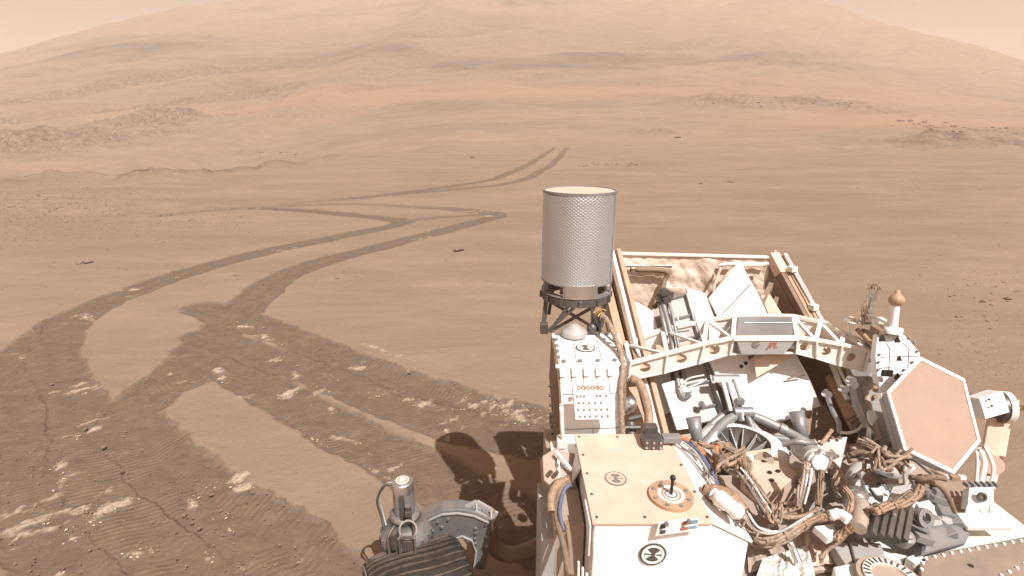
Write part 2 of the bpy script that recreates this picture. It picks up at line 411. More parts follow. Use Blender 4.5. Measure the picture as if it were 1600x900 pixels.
BR = [(165, 795, 38, 9, -28), (192, 783, 20, 8, -20), (140, 812, 22, 6, -35), (205, 862, 22, 10, -5), (95, 750, 15, 8, -50), (92, 724, 14, 5, -25), (108, 836, 12, 8, 20), (235, 855, 6, 6, 0),
      (370, 745, 25, 8, -10), (380, 760, 22, 7, -10), (300, 780, 14, 10, 40), (350, 805, 10, 6, -30), (357, 825, 7, 4, 0), (340, 575, 12, 8, 20), (346, 588, 8, 5, 0), (380, 508, 28, 4, 10),
      (420, 528, 22, 6, 15), (515, 590, 10, 7, -20), (560, 572, 12, 6, -20), (500, 610, 18, 6, -15), (460, 580, 12, 7, 20), (600, 615, 20, 5, -25), (450, 612, 16, 5, -20), (500, 690, 9, 5, 20),
      (540, 685, 22, 6, 10), (697, 675, 7, 12, 0), (660, 628, 30, 7, 15), (600, 548, 40, 4, 18), (810, 645, 35, 12, 8), (740, 632, 30, 8, 10), (520, 640, 10, 6, 30), (582, 733, 8, 4, 10), (150, 664, 14, 5, -20),
      (120, 680, 9, 4, 0), (30, 555, 12, 6, 10), (265, 580, 6, 4, -20), (140, 495, 12, 5, 0), (325, 870, 10, 8, 30), (90, 895, 10, 5, -20), (375, 620, 10, 4, 0), (430, 560, 12, 4, 0), (70, 815, 6, 3, -20)]
def bright(x, y, mask):
    b = np.zeros_like(x)
    for (px, py, a, c, ang) in BR:
        g0 = np.array(gp(px, py)); t = R(ang)
        g1 = np.array(gp(px + a * math.cos(t), py + a * math.sin(t))) - g0
        g2 = np.array(gp(px - c * math.sin(t), py + c * math.cos(t))) - g0
        det = g1[0] * g2[1] - g1[1] * g2[0]; dx, dy = x - g0[0], y - g0[1]
        u = (dx * g2[1] - dy * g2[0]) / det; v = (g1[0] * dy - g1[1] * dx) / det
        b = np.maximum(b, np.exp(-(u * u + v * v) * .9))
    n = fbm((x * .8 + y * .6) / .13, (-x * .6 + y * .8) / .07, 5, 81, .65); clump = fbm(x / .9, y / .6, 3, 82)
    sc = smooth(n + clump * .9, .62, .85) * mask
    return np.maximum(smooth(b + n * 1.3, .55, 1.25), sc * .8) * smooth(mask + b, .1, .6)

azf = np.linspace(-57, 57, 860); azb = np.linspace(57, 303, 84)[1:-1]
AZ_ = np.radians(np.concatenate([azf, azb]))
rr = np.concatenate([np.array([.02, .3]), np.geomspace(.6, 1.5, 12)[:-1], 1.5 * 1.0046 ** np.arange(0, 565)])
rr = np.concatenate([rr, np.geomspace(rr[-1] * 1.006, 130, 270), np.geomspace(131.5, 340, 150), np.geomspace(346, 1500, 36)])
NR, NA = len(rr), len(AZ_)
RG, AG = np.meshgrid(rr, AZ_, indexing='ij')
X = (RG * np.sin(AG)).ravel(); Y = (RG * np.cos(AG)).ravel(); Z = height(X, Y)
mask, rim, su, cross = tracks(X, Y)
brt = bright(X, Y, mask)
churn = fbm(X / .16, Y / .11, 4, 61, .6)
TS = 1 - smooth(RG.ravel(), 40, 70) * .5
Z = Z - mask * (.017 + .007 * churn) * TS - mask * .010 * np.cos(np.clip(cross, 0, 1) * math.pi * 2) * .4 + rim * .006 * TS * (1 + 1.2 * churn) + brt * .006
# rolling-terrain colour fields
rf = RG.ravel(); azd = np.degrees(AG.ravel())
sand = smooth(rf, 62, 95) * (1 - smooth(rf, 120, 190)) * smooth(fbm(X / 60, Y / 16, 4, 91), -.25, .35)
dark = smooth(fbm(X / 70, Y / 22, 5, 92, .6), .0, .6) * smooth(rf, 60, 150)
slope_x = np.gradient(Z.reshape(NR, NA), axis=0) / np.gradient(RG, axis=0)
rocky = np.clip(np.abs(slope_x).ravel() * 2.2 - .35, 0, 1) * smooth(rf, 22, 40) * (1 - smooth(rf, 150, 260))
rocky = np.maximum(rocky, mound_field(X, Y) * 1.0 * smooth(fbm(X / 1.6, Y / 1.1, 4, 93, .65), -.25, .35))
left_ = smooth(-azd, 4, 34); rc_ = 30 + 22 * (1 - left_) + 5 * fbm(azd / 9, azd * 0, 3, 5)
rocky = np.maximum(rocky, np.exp(-((rf - rc_ + .3) / 1.6) ** 2) * left_ * smooth(fbm(X / 1.2, Y / 1.2, 4, 94, .65), -.3, .3))
# normals from the grid
V = np.stack([X, Y, Z], 1).reshape(NR, NA, 3)
dR = np.gradient(V, axis=0)
dA = (np.roll(V, -1, 1) - np.roll(V, 1, 1))
NN = np.cross(dA, dR); NN /= np.linalg.norm(NN, axis=2, keepdims=True) + 1e-12; NN[NN[:, :, 2] < 0] *= -1; NN = NN.reshape(-1, 3)
i0 = (np.arange(NR - 1)[:, None] * NA + np.arange(NA)[None, :]); j1 = (np.arange(NA) + 1) % NA
i1 = np.arange(NR - 1)[:, None] * NA + j1[None, :]
Q = np.stack([i0, i1, i1 + NA, i0 + NA], -1).reshape(-1, 4)
fm = mask[Q].mean(1); fr = rf[Q].mean(1)
HILLR = 100.0
def ground_mesh(name, sel, mat):
    q = Q[sel]; used = np.unique(q); remap = np.full(len(X), -1); remap[used] = np.arange(len(used)); q = remap[q]
    me = bpy.data.meshes.new(name); me.vertices.add(len(used)); me.loops.add(q.size); me.polygons.add(len(q))
    me.vertices.foreach_set('co', np.stack([X, Y, Z], 1)[used].astype(np.float32).ravel())
    me.loops.foreach_set('vertex_index', q.ravel().astype(np.int32))
    me.polygons.foreach_set('loop_start', (np.arange(len(q)) * 4).astype(np.int32)); me.polygons.foreach_set('loop_total', np.full(len(q), 4, np.int32))
    me.polygons.foreach_set('use_smooth', np.ones(len(q), bool)); me.update(calc_edges=True)
    for nm, arr in (('track', mask), ('rimv', rim), ('treadu', su), ('bright', brt), ('sand', sand), ('dark', dark), ('rocky', rocky)):
        at = me.attributes.new(nm, 'FLOAT', 'POINT'); at.data.foreach_set('value', arr[used].astype(np.float32))
    me.normals_split_custom_set_from_vertices(NN[used].astype(np.float32))
    me.materials.append(mat); o = bpy.data.objects.new(name, me); scene.collection.objects.link(o); o['kind'] = 'structure'; return o

def soil(name):
    m = bpy.data.materials.new(name); n, b = nodes(m); oc = objc(n)
    def at(k):
        a = n.nodes.new('ShaderNodeAttribute'); a.attribute_name = k; return a.outputs['Fac']
    tr, br, sa, dk, rk, tu = at('track'), at('bright'), at('sand'), at('dark'), at('rocky'), at('treadu')
    big = noise(n, .35, 5, .6, objc(n, (.5, 1.3, 1)), .3); fine = noise(n, 26, 8, .75, oc); grain = noise(n, 160, 3, .8, oc)
    mid = noise(n, 2.2, 6, .65, objc(n, (.35, 1.3, 1)), .5)
    c = mixc(n, ramp(n, big, .38, .62), (.244, .174, .124), (.298, .213, .152))
    c = mixc(n, ramp(n, mid, .35, .7, 0, .6), c, (.212, .150, .107))
    c = mixc(n, ramp(n, fine, .55, .75, 0, .35), c, (.20, .138, .10))
    c = mixc(n, ramp(n, grain, .58, .70, 0, .5), c, (.17, .11, .08))
    hs = noise(n, .09, 8, .7, objc(n, (.6, 1.8, 1)), .8)
    hd = mixc(n, ramp(n, hs, .42, .62), (.125, .094, .072), (.235, .168, .122))
    c = mixc(n, dk, c, hd)
    c = mixc(n, math_(n, 'MULTIPLY', sa, .85), c, (.315, .200, .134))
    rkn = math_(n, 'MULTIPLY', rk, ramp(n, noise(n, 1.6, 8, .8, oc), .4, .58))
    c = mixc(n, rkn, c, (.11, .075, .055))
    tn = noise(n, 9, 7, .7, oc, .6)
    tc = mixc(n, ramp(n, tn, .3, .7), (.130, .091, .067), (.188, .132, .097))
    c = mixc(n, tr, c, tc)
    st = math_(n, 'SINE', math_(n, 'MULTIPLY', tu, 2 * math.pi / .042))
    stm = math_(n, 'MULTIPLY', math_(n, 'MULTIPLY', st, tr), ramp(n, noise(n, 2.6, 3, .5, oc), .42, .6))
    c = mixc(n, ramp(n, stm, 0, 1, 0, .16), c, (.30, .21, .155))
    bc = mixc(n, ramp(n, noise(n, 40, 5, .7, oc), .4, .65), (.32, .235, .17), (.54, .435, .33))
    c = mixc(n, br, c, bc)
    n.links.new(c, b.inputs['Base Color']); b.inputs['Roughness'].default_value = 1; b.inputs['Specular IOR Level'].default_value = .05
    h = math_(n, 'ADD', math_(n, 'MULTIPLY', fine, .5), math_(n, 'MULTIPLY', grain, .22))
    h = math_(n, 'ADD', h, math_(n, 'MULTIPLY', stm, .22)); h = math_(n, 'ADD', h, math_(n, 'MULTIPLY', math_(n, 'MULTIPLY', tr, tn), .9))
    h = math_(n, 'ADD', h, math_(n, 'MULTIPLY', math_(n, 'MULTIPLY', br, noise(n, 55, 5, .7, oc)), 1.2))
    p = bump(n, h, .55, .012, b)
    g2 = noise(n, .55, 9, .72, objc(n, (.6, 1.4, 1)), .5)
    bump(n, math_(n, 'MULTIPLY', g2, ramp(n, dk, 0, .2, .12, 1)), .5, .9, b, p)
    return m
SOIL = soil('dusty red soil'); 
ground = ground_mesh('ground', (fr < HILLR) & (fm < .5), SOIL); ground['label'] = 'smooth dusty tan soil plain around the rover'
wt = ground_mesh('wheel_tracks', (fm >= .5), SOIL); wt['label'] = 'churned dark wheel tracks with pale clods crossing the plain'
hill = ground_mesh('hill', (fr >= HILLR) & (fm < .5), SOIL); hill['label'] = 'broad hazy hillside rising beyond the plain'

# ------------------------------------------------------------------ haze
hz = MB().box((0, 100, 55), (1500, 1500, 130)); hz.v = [(x, y, -12 if z < 0 else 125) for x, y, z in hz.v]
hm = bpy.data.materials.new('dust haze'); hm.use_nodes = True; hn = hm.node_tree; hn.nodes.clear()
ho = hn.nodes.new('ShaderNodeOutputMaterial'); pv = hn.nodes.new('ShaderNodeVolumePrincipled')
pv.inputs['Color'].default_value = (1.0, .83, .715, 1); pv.inputs['Density'].default_value = .0023; pv.inputs['Anisotropy'].default_value = .0
hn.links.new(pv.outputs[0], ho.inputs['Volume'])
ho_ = hz.build('haze', hm); ho_['kind'] = 'stuff'; ho_['label'] = 'thin tan dust haze over the plain and hill'; ho_['category'] = 'haze'

# ------------------------------------------------------------------ rocks
def rock_mesh(seed, flat=.6):
    import bmesh
    bm = bmesh.new(); bmesh.ops.create_icosphere(bm, subdivisions=3, radius=1); rnd = random.Random(seed)
    cuts = [Vector((rnd.uniform(-1, 1), rnd.uniform(-1, 1), rnd.uniform(-.6, 1))).normalized() for _ in range(12)]
    lim = [rnd.uniform(.5, .85) for _ in cuts]; sx, sy = rnd.uniform(.8, 1.25), rnd.uniform(.7, 1.1)
    for v in bm.verts:
        p = v.co.copy()
        for c, l in zip(cuts, lim):
            d = p.dot(c)
            if d > l: p -= c * (d - l) * .92
        p *= 1 + .05 * math.sin(p.x * 9 + seed) * math.cos(p.y * 8 + seed * 2)
        v.co = Vector((p.x * sx, p.y * sy, p.z * flat))
    me = bpy.data.meshes.new('rock'); bm.to_mesh(me); bm.free(); return me
ROCKM = M('dark dusty rock', (.155, .105, .08), .9, 0, dust=.55, var=.3, bmp=.6, bscale=12, nscale=6, spec=.2)
CLODM = M('pale soil clod', (.48, .38, .29), 1, 0, dust=.3, var=.2, bmp=.4, spec=.1)
RM = [rock_mesh(i, .5 + .06 * (i % 5)) for i in range(8)]
CM = [rock_mesh(20 + i, .6) for i in range(4)]
for me in RM: me.materials.append(ROCKM)
for me in CM: me.materials.append(CLODM)
def rock(px, py, size, label, group=None, meshes=RM, name='rock'):
    # walk the ray to the terrain
    d = ray(px, py); t = np.geomspace(1, 420, 900); X_, Y_, Z_ = d.x * t, d.y * t, CAMH + d.z * t
    k = np.nonzero(Z_ < height(X_, Y_))[0]
    if not len(k): return None
    x, y = X_[k[0]], Y_[k[0]]
    return rock_at(x, y, size, label, group, meshes, name)
def rock_at(x, y, size, label, group=None, meshes=RM, name='rock'):
    o = bpy.data.objects.new(name, random.choice(meshes)); scene.collection.objects.link(o)
    s = size * random.uniform(.8, 1.2); o.scale = (s, s * random.uniform(.8, 1.1), s * random.uniform(.75, 1.1))
    o.location = (x, y, float(height(x, y)) + s * .12); o.rotation_euler = (random.uniform(-.2, .2), random.uniform(-.2, .2), random.uniform(0, 6.28))
    o['label'] = label; o['category'] = 'rock'
    if group: o['group'] = group
    return o
for px, py, s, l in ((137, 411, .10, 'flat dark rock alone on the plain above the long curved track'), (125, 413, .06, 'small stone touching the flat dark rock on the plain'),
                     (715, 393, .085, 'lone dark stone on smooth soil right of the track bend'), (188, 420, .045, 'little stone just right of the flat dark rock'),
                     (370, 431, .04, 'small pebble between the two curving tracks'), (527, 436, .035, 'tiny dark pebble below the broad diagonal track'),
                     (1142, 285, .13, 'largest of the dark stones above the back panel of the rover'), (1095, 288, .10, 'dark stone second from right above the rover back panel'),
                     (1070, 285, .07, 'small dark stone above the middle of the rover back panel'),
                     (1575, 468, .06, 'dark stone on the plain right of the mushroom shaped antenna'), (1535, 472, .04, 'small stone on the plain near the right frame edge'),
                     (738, 247, .28, 'small stone left of the far end of the tracks'), (1058, 216, .4, 'lone far stone on the plain above the silver drum')):
    rock(px, py, s, l)
for i in range(26): rock(random.gauss(1440, 22), random.uniform(189, 203), random.uniform(.12, .36), 'dark angular block in the rubble mound at the right', 'blocks of the rubble mound')
for i in range(36): rock(random.uniform(1470, 1598), random.uniform(199, 212), random.uniform(.08, .24), 'small dark rock strewn right of the rubble mound', 'rocks strewn right of the rubble mound')
for i in range(34): rock(random.gauss(418, 26), random.uniform(237, 243), random.uniform(.08, .22), 'dark rock in the thin far line of stones at the upper left', 'far line of stones')
for i in range(30): rock(random.uniform(900, 1000), random.gauss(258, 1.5), random.uniform(.04, .12), 'dark stone in the faint row above the silver drum', 'row of stones above the drum')
for i in range(60): rock(min(330, abs(random.gauss(0, 150))), 325 + random.gauss(0, 20), random.uniform(.02, .055), 'dark stone in the pebbly patch at the left', 'stones of the pebbly patch')
for i in range(30): rock(random.uniform(1080, 1330), random.uniform(157, 168), random.uniform(.12, .28), 'dark rock on the low far ledge at the right', 'rocks of the far ledge')
for i in range(22): rock(random.uniform(1480, 1595), random.uniform(440, 520), random.uniform(.012, .03), 'tiny dark pebble on the soil beyond the hexagonal antenna', 'pebbles beyond the hexagonal antenna')
for px, py in ((172, 600), (81, 601), (192, 738), (300, 820), (311, 826), (134, 672), (330, 776), (288, 805), (365, 835), (162, 699), (500, 545), (640, 583)):
    rock(px, py, random.uniform(.012, .02), 'small dark clod on the edge of a nearby wheel track', 'clods on the track edges')
# gravel too fine to count
gv = MB()
octv = [(1, 0, 0), (0, 1, 0), (-1, 0, 0), (0, -1, 0), (0, 0, .8), (0, 0, -.6)]; octf = [(0, 1, 4), (1, 2, 4), (2, 3, 4), (3, 0, 4), (1, 0, 5), (2, 1, 5), (3, 2, 5), (0, 3, 5)]
def grav(px, py, s):
    d = ray(px, py)
    if d.z > -.005: return
    p = PZ(px, py, 0); z = float(height(p.x, p.y)); a = random.uniform(0, 6.28); c, si = math.cos(a), math.sin(a); k = random.uniform(.6, 1)
    gv.add([(p.x + s * (x * c - y * si * k), p.y + s * (x * si + y * c * k), z + s * (w_ * .8 + .15)) for x, y, w_ in octv], octf)
for i in range(2600): grav(-60 + abs(random.gauss(0, 210)), 325 + random.gauss(0, 24), random.uniform(.006, .026))
for i in range(160): grav(random.uniform(1050, 1600), random.uniform(225, 300), random.uniform(.012, .035))
for i in range(500): grav(random.uniform(0, 1600), random.uniform(260, 460), random.uniform(.008, .022))
for i in range(2200): grav(random.uniform(-20, 900), random.uniform(330, 900) ** 1.0, random.choice((.0025, .0035, .005, .008)))
for i in range(700): grav(random.gauss(1520, 60), random.uniform(420, 600), random.uniform(.003, .010))
g_ = gv.build('gravel', ROCKM); g_['kind'] = 'stuff'; g_['label'] = 'fine dark gravel strewn over the plain'; g_['category'] = 'gravel'
# pale clods kicked up along the tracks
pc = MB(); cand = [b for b in BR]
def clod(px, py, s):
    p = PZ(px, py, 0); z = float(height(p.x, p.y)) - .012; a = random.uniform(0, 6.28); c, si = math.cos(a), math.sin(a)
    pc.add([(p.x + s * (x * c - y * si * .7), p.y + s * (x * si + y * c * .7), z + s * (w_ * .8 + .3)) for x, y, w_ in octv], octf)
for (px, py, a, c, ang) in BR:
    for k in range(int(5 + a * .35)):
        q, e = random.gauss(0, .75), random.gauss(0, .9); t = R(ang)
        clod(px + a * q * math.cos(t) - c * e * math.sin(t), py + a * q * math.sin(t) + c * e * math.cos(t), random.choice((.003, .004, .005, .009)) * random.uniform(.7, 1.3))
for i in range(110):
    t = random.random(); clod(600 + t * 260 + random.gauss(0, 8), 548 + t * 90 + random.gauss(0, 14), random.uniform(.004, .010))
p_ = pc.build('soil_clods', CLODM); p_['kind'] = 'stuff'; p_['label'] = 'pale broken clods kicked up along the wheel tracks'; p_['category'] = 'clods'

# ================================================================== ROVER
rover = bpy.data.objects.new('rover', None); scene.collection.objects.link(rover)
rover.location = (.9, 1.6, 0); root_inv = Matrix.Translation((-.9, -1.6, 0))
rover['label'] = 'white and grey six wheeled exploration rover parked on the soil, seen from its mast'; rover['category'] = 'rover'
def disc(mb, c, n, r, t, k=28): mb.cyl(Vector(c), Vector(c) + Vector(n).normalized() * t, r, n=k); return mb
def bolts(pts, n, r, h, mat, parent, name='bolts'):
    mb = MB()
    for p in pts: mb.cyl(p, Vector(p) + Vector(n).normalized() * h, r, r * .9, 8)
    if len(pts) > 30: return mb.build('rim_fasteners', mat, parent)
    return mb.build_each('bolt' if name == 'bolts' else name, mat, parent)
def emblem(c, n, r, parent, dark, light, rot=0, flat=1):
    """round black target: ring, four lobes, hourglass"""
    n = Vector(n).normalized(); x, y = basis(n); c = Vector(c)
    if rot: x, y = x * math.cos(rot) + y * math.sin(rot), y * math.cos(rot) - x * math.sin(rot)
    a = MB(); disc(a, c, n, r, .0012, 36); o = a.build('target_emblem', dark, parent)
    b = MB(); b.ring(c + n * .0012, n, r * .66, r * .84, .0008, 36)
    for sg in (-1, 1):
        for sx in (-1, 1):
            b.prism([c + n * .0012 + x * sx * r * .12 + y * sg * r * .06, c + n * .0012 + x * sx * r * .5 + y * sg * r * .42, c + n * .0012 + x * sx * r * .62 + y * sg * r * .1], n * .0008)
    b.build('emblem_mark', light, o); return o

# ---- chassis and decks
ch = MB(); ch.box((.90, 1.24, .70), (1.30, 1.10, .38)); ch.box((1.03, 2.38, .72), (.86, 1.18, .34)); body = ch.build('chassis', BODYM, rover, .01)
dk = MB(); dk.box((1.06, 1.23, .905), (1.01, 1.02, .022)); deck = dk.build('deck', BODYM, rover, .003)
dk = MB()
for i in range(9): dk.bar((.70 + i * .1, .76, .921), (.70 + i * .1, 1.70, .921), .004, .008)
dk.build('deck_rib', LGREY, deck)

# ---- front equipment box
Y0, Y1 = 1.09, 1.48
sec = [(.215, .60), (.215, 1.12), (.515, 1.12), (.625, 1.06), (.625, .60)]
eb = MB(); eb.prism([(x, Y0, z - .004) for x, z in sec], (0, Y1 - Y0, 0)); ebox = eb.build('equipment_box', WHITE2, rover, .004)
lid = MB(); lid.box((.364, (Y0 + Y1) / 2, 1.121), (.312, Y1 - Y0 + .012, .009)); lid.build('lid', PEACH, ebox, .002)
ch_ = MB(); ch_.slab([(.522, Y0 - .004, 1.124), (.522, Y1, 1.124), (.634, Y1, 1.062), (.634, Y0 - .004, 1.062)], .006); ch_.build('side_panel', WHITE, ebox, .001)
fl = MB(); fl.prism([(.205, Y0 - .01, 1.118), (.205, Y0 + .09, 1.118), (.205, Y0 - .01, 1.02)], (-.004, 0, 0)); fl.box((.42, Y0 - .012, .80), (.42, .012, .03)); fl.box((.67, Y0 + .0, .90), (.05, .05, .03))
fl.prism([(.208, 1.33, 1.11), (.208, 1.42, 1.11), (.175, 1.40, .96)], (.006, 0, 0))
fl.build('flange', WHITE, ebox, .001)
P = [(.222 + .042 * i, y, 1.1255) for i in (0, 3, 6.9) for y in (Y0 + .012, Y1 - .012)] + [(.222, y, 1.1255) for y in (1.19, 1.28, 1.37)] + [(.512, y, 1.1255) for y in (1.2, 1.32, 1.42)]
P += [(.60, y, 1.083) for y in (1.12, 1.24, 1.36)]
bolts(P, (0, 0, 1), .0042, .003, DGREY, ebox)
pa = PY(1020, 866, Y0 - .004); emblem(pa, (0, -1, 0), .036, ebox, INKM, WHITE2, .1)
pa = PZ(962, 748, 1.1258); emblem(pa, (0, 0, 1), .032, ebox, GINK, PEACH, .05)
# dial with post
dc = PZ(1048, 777, 1.1255)
a = MB(); a.cyl(dc, dc + Vector((0, 0, .010)), .060, n=40); dial = a.build('calibration_dial', TAN, ebox, .001)
a = MB(); a.ring(dc + Vector((0, 0, .010)), (0, 0, 1), .028, .036, .001); a.cyl(dc + Vector((0, 0, .010)), dc + Vector((0, 0, .0115)), .021, n=28); a.build('dial_face', WHITE, dial)
a = MB(); a.ring(dc + Vector((0, 0, .0115)), (0, 0, 1), .013, .018, .001)
for i in range(8):
    t = i * math.pi / 4 + .3; a.cyl(dc + Vector((math.cos(t) * .048, math.sin(t) * .048, .010)), dc + Vector((math.cos(t) * .048, math.sin(t) * .048, .0125)), .0055, n=12)
a.build_each('colour_chip', GREY, dial)
a = MB(); a.cyl(dc + Vector((0, 0, .01)), dc + Vector((0, 0, .060)), .0045, .0040, 12); a.lathe(dc + Vector((0, 0, .064)), (0, 0, 1), [(0.0001, -.009), (.006, -.007), (.0085, 0), (.006, .006), (.0001, .0085)], 14); a.build('dial_post', BLACK, dial)
# plaque with printed colour bars
c0, c1, c2, c3 = [PY(px, py, Y0 - .022) for px, py in ((1029, 818), (1092, 811), (1089, 829), (1024, 838))]
a = MB(); a.slab([c0, c1, c2, c3], .006); pl = a.build('plaque', WHITE, ebox, .001)
def onq(s0, t0, s1, t1):
    f = lambda s, t: (c0 * (1 - s) + c1 * s) * (1 - t) + (c3 * (1 - s) + c2 * s) * t + Vector((0, -.0012, 0))
    return [f(s0, t0), f(s1, t0), f(s1, t1), f(s0, t1)]
a = MB(); a.slab(onq(.06, .1, .2, .42), .001); a.slab(onq(.08, .58, .22, .85), .001); a.build_each('plaque_print', INKM, pl)
a = MB(); a.slab(onq(.58, .08, .76, .34), .001); a.slab(onq(.58, .55, .76, .8), .001); a.build_each('plaque_print', REDM, pl)
a = MB(); a.slab(onq(.78, .02, .98, .34), .001); a.slab(onq(.78, .52, .98, .76), .001); a.build_each('plaque_print', BLUEM, pl)
bolts([PY(1041, 817, Y0 - .03), PY(1076, 813, Y0 - .03)], (0, -1, 0), .006, .008, GREY, pl, 'standoff')
# black connector block on the lid
a = MB(); b0 = PZ(1020, 702, 1.126); a.box(b0 + Vector((0, .02, .018)), (.062, .05, .036)); a.box(b0 + Vector((0, .045, .045)), (.045, .03, .03)); blk = a.build('connector_block', DGREY, rover, .004)
bolts([b0 + Vector((x, -.0055, z)) for x in (-.022, 0, .022) for z in (.01, .028)], (0, -1, 0), .0045, .003, SILVER, blk)
a = MB(); a.box(b0 + Vector((.065, .03, .02)), (.06, .03, .022)); a.build('connector_tail', GREY, blk, .003)

# ---- white electronics tower
def pl4(pts, Yt, Yb): return [PY(pts[0][0], pts[0][1], Yt), PY(pts[1][0], pts[1][1], Yt), PY(pts[2][0], pts[2][1], Yb), PY(pts[3][0], pts[3][1], Yb)]
F = pl4([(873, 571), (967, 569), (974, 692), (882, 696)], 1.60, 1.52)
T = [PZ(862, 521, F[0].z + .004), PZ(966, 520, F[0].z + .004), PZ(979, 568, F[0].z + .004), PZ(868, 571, F[0].z + .004)]
tz = F[0].z
a = MB(); a.slab(F, .20, away=(0, 1, 0)); tower = a.build('electronics_tower', WHITE, rover, .003)
a = MB(); a.slab(T, .012); a.build('top_plate', WHITE2, tower, .002)
up = Vector((0, 0, .0015))
def onT(s, t): return (T[0] * (1 - s) + T[1] * s) * (1 - t) + (T[3] * (1 - s) + T[2] * s) * t
bl = [onT(s, .06) for s in (.08, .33, .58, .83)] + [onT(s, .92) for s in (.12, .35, .6, .84)] + [onT(.05, t) for t in (.25, .45, .62, .8)] + [onT(.94, t) for t in (.25, .45, .62, .8)]
bolts(bl, (0, 0, 1), .0085, .008, GREY, tower)
a = MB()
for s in (.3, .66): a.bar(onT(s, .02) + up, onT(s, .98) + up, .0015, .0015)
nF = Vector((0, -1, 0.0))
def onF(s, t, d=.002):
    p = (F[0] * (1 - s) + F[1] * s) * (1 - t) + (F[3] * (1 - s) + F[2] * s) * t; return p + Vector((0, -d, .0))
for s in (.2, .4, .62, .82): a.bar(onF(s, .02), onF(s, .35), .0015, .0015)
a.bar(onF(.02, .36), onF(.98, .36), .0015, .0015); a.bar(onF(.02, .80), onF(.98, .80), .0015, .0015); a.bar(onF(.5, .80), onF(.5, 1), .0015, .0015)
a.build('panel_seam', GINK, tower)
a = MB()
for s in (.1, .3, .5, .7, .9): a.bar(onF(s - .05, .03, .006), onF(s - .05, .13, .006), .020, .008)
a.build_each('clip', WHITE, tower, .001)
emblem(onT(.46, .52) + up, (0, 0, 1), .036, tower, INKM, WHITE2)
D = [PY(896, 614, 1.50), PY(952, 612, 1.50), PY(956, 655, 1.475), PY(899, 656, 1.475)]
a = MB(); a.slab(D, .022, away=(0, 1, 0)); dp = a.build('pin_plate', WHITE2, tower, .002)
a = MB()
for j, row in enumerate(([0, .6, 1.2, 3.4, 4, 5], [0.2, 1, 2, 3, 4], [0, 1, 2, 3, 4, 5], [0.2, 1.1, 2, 3, 4, 5])):
    for s in row:
        s_ = .1 + s * .16; t_ = .13 + j * .25; p = (D[0] * (1 - s_) + D[1] * s_) * (1 - t_) + (D[3] * (1 - s_) + D[2] * s_) * t_
        disc(a, p, (0, -1, .25), .0038, .003, 10)
a.build('pin', GINK, dp)
a = MB()
for i in range(6): c = PY(904 + i * 7.2, 605.5, 1.53); a.ring(c, (0, -1, .2), .0035, .0075, .006, 14)
a.build_each('ring_row', COPPER, tower)
a = MB(); a.slab([PY(861, 524, 1.86), PY(869, 566, 1.60), PY(880, 693, 1.53), PY(866, 697, 1.62), PY(858, 590, 1.80)], .01, away=(1, 0, 0)); fl = a.build('side_flange', BROWN, tower, .001)  # brown colour stands in for shade on the tower's left side
bolts([PY(862 - 1 + i * .6, 603 + i * 15, 1.60) for i in range(7)], (-1, -.3, 0), .005, .008, BLACK, fl)
a = MB(); a.tube([PY(877, 632, 1.5), PY(878, 665, 1.49), PY(880, 692, 1.49)], .007); a.build('conduit', CREAM, tower)
a = MB(); a.box(PY(880, 703, 1.50), (.085, .08, .02)); a.box(PY(878, 690, 1.50), (.035, .04, .03)); a.build('tower_foot', CREAM, tower, .002)

# ---- silver drum antenna
DY = 1.97; zt, zb = PY(902, 298, DY).z, PY(902, 433, DY).z; dx = PY(902, 400, DY).x; RD = 56 / 800 * (ray(902, 370).length and (DY / ray(902, 370).y)) * 1.0
a = MB(); n = 96; rows = 30; ux = []
vs = []
for j in range(rows + 1):
    for i in range(n + 1):
        t = 2 * math.pi * i / n; z = zt + (zb - zt) * j / rows
        rrr = RD * (1 + .006 * math.sin(t * 5 + j * .3) * (1 if j < 4 else .3)) * (1 - (.01 if j == 0 else 0))
        vs.append((dx + rrr * math.sin(t), DY - rrr * math.cos(t), z + (.006 * math.sin(t * 3 + 1) if j == 0 else 0)))
fs = [[j * (n + 1) + i, j * (n + 1) + i + 1, (j + 1) * (n + 1) + i + 1, (j + 1) * (n + 1) + i] for j in range(rows) for i in range(n)]
a.add(vs, fs, True); drum = a.build('drum_antenna', QUILT, rover)
uvl = drum.data.uv_layers.new(name='UVMap'); lv = np.zeros(len(drum.data.loops), int); drum.data.loops.foreach_get('vertex_index', lv)
uvl.data.foreach_set('uv', np.stack([(lv % (n + 1)) / n, (lv // (n + 1)) / rows], 1).astype(np.float32).ravel())
dcx = Vector((dx, DY, 0))
a = MB(); a.cyl(dcx + Vector((0, 0, zt - .004)), dcx + Vector((0, 0, zt + .001)), RD * .965, n=48); a.build('drum_top', PEACH, drum)
a = MB(); a.ring(dcx + Vector((0, 0, zt - .004)), (0, 0, 1), RD * .955, RD * 1.008, .009, 60); a.build('drum_rim', GREY, drum)
zr = PY(902, 452, DY).z
a = MB(); a.ring(dcx + Vector((0, 0, zr - .032)), (0, 0, 1), RD * .78, RD * .99, .030, 48)
for k in range(12):
    t = k * math.pi / 6; a.box(dcx + Vector((math.sin(t) * RD, -math.cos(t) * RD, zr - .018)), (.012, .012, .026), Matrix.Rotation(t, 3, 'Z'))
a.build('drum_base_ring', DGREY, drum, .002)
a = MB(); a.ring(dcx + Vector((0, 0, zb - .004)), (0, 0, 1), RD * .93, RD * 1.01, .006, 48); a.ring(dcx + Vector((0, 0, zr)), (0, 0, 1), RD * .80, RD * 1.0, .004, 48)
for t in (-1.25, -.45, .45, 1.25, 2.2, 3.1, 4.0):
    a.box(dcx + Vector((math.sin(t) * RD * .98, -math.cos(t) * RD * .98, (zb + zr) / 2)), (.010, .006, abs(zb - zr)), Matrix.Rotation(t, 3, 'Z'))
a.build_each('drum_frame', GREY, drum)
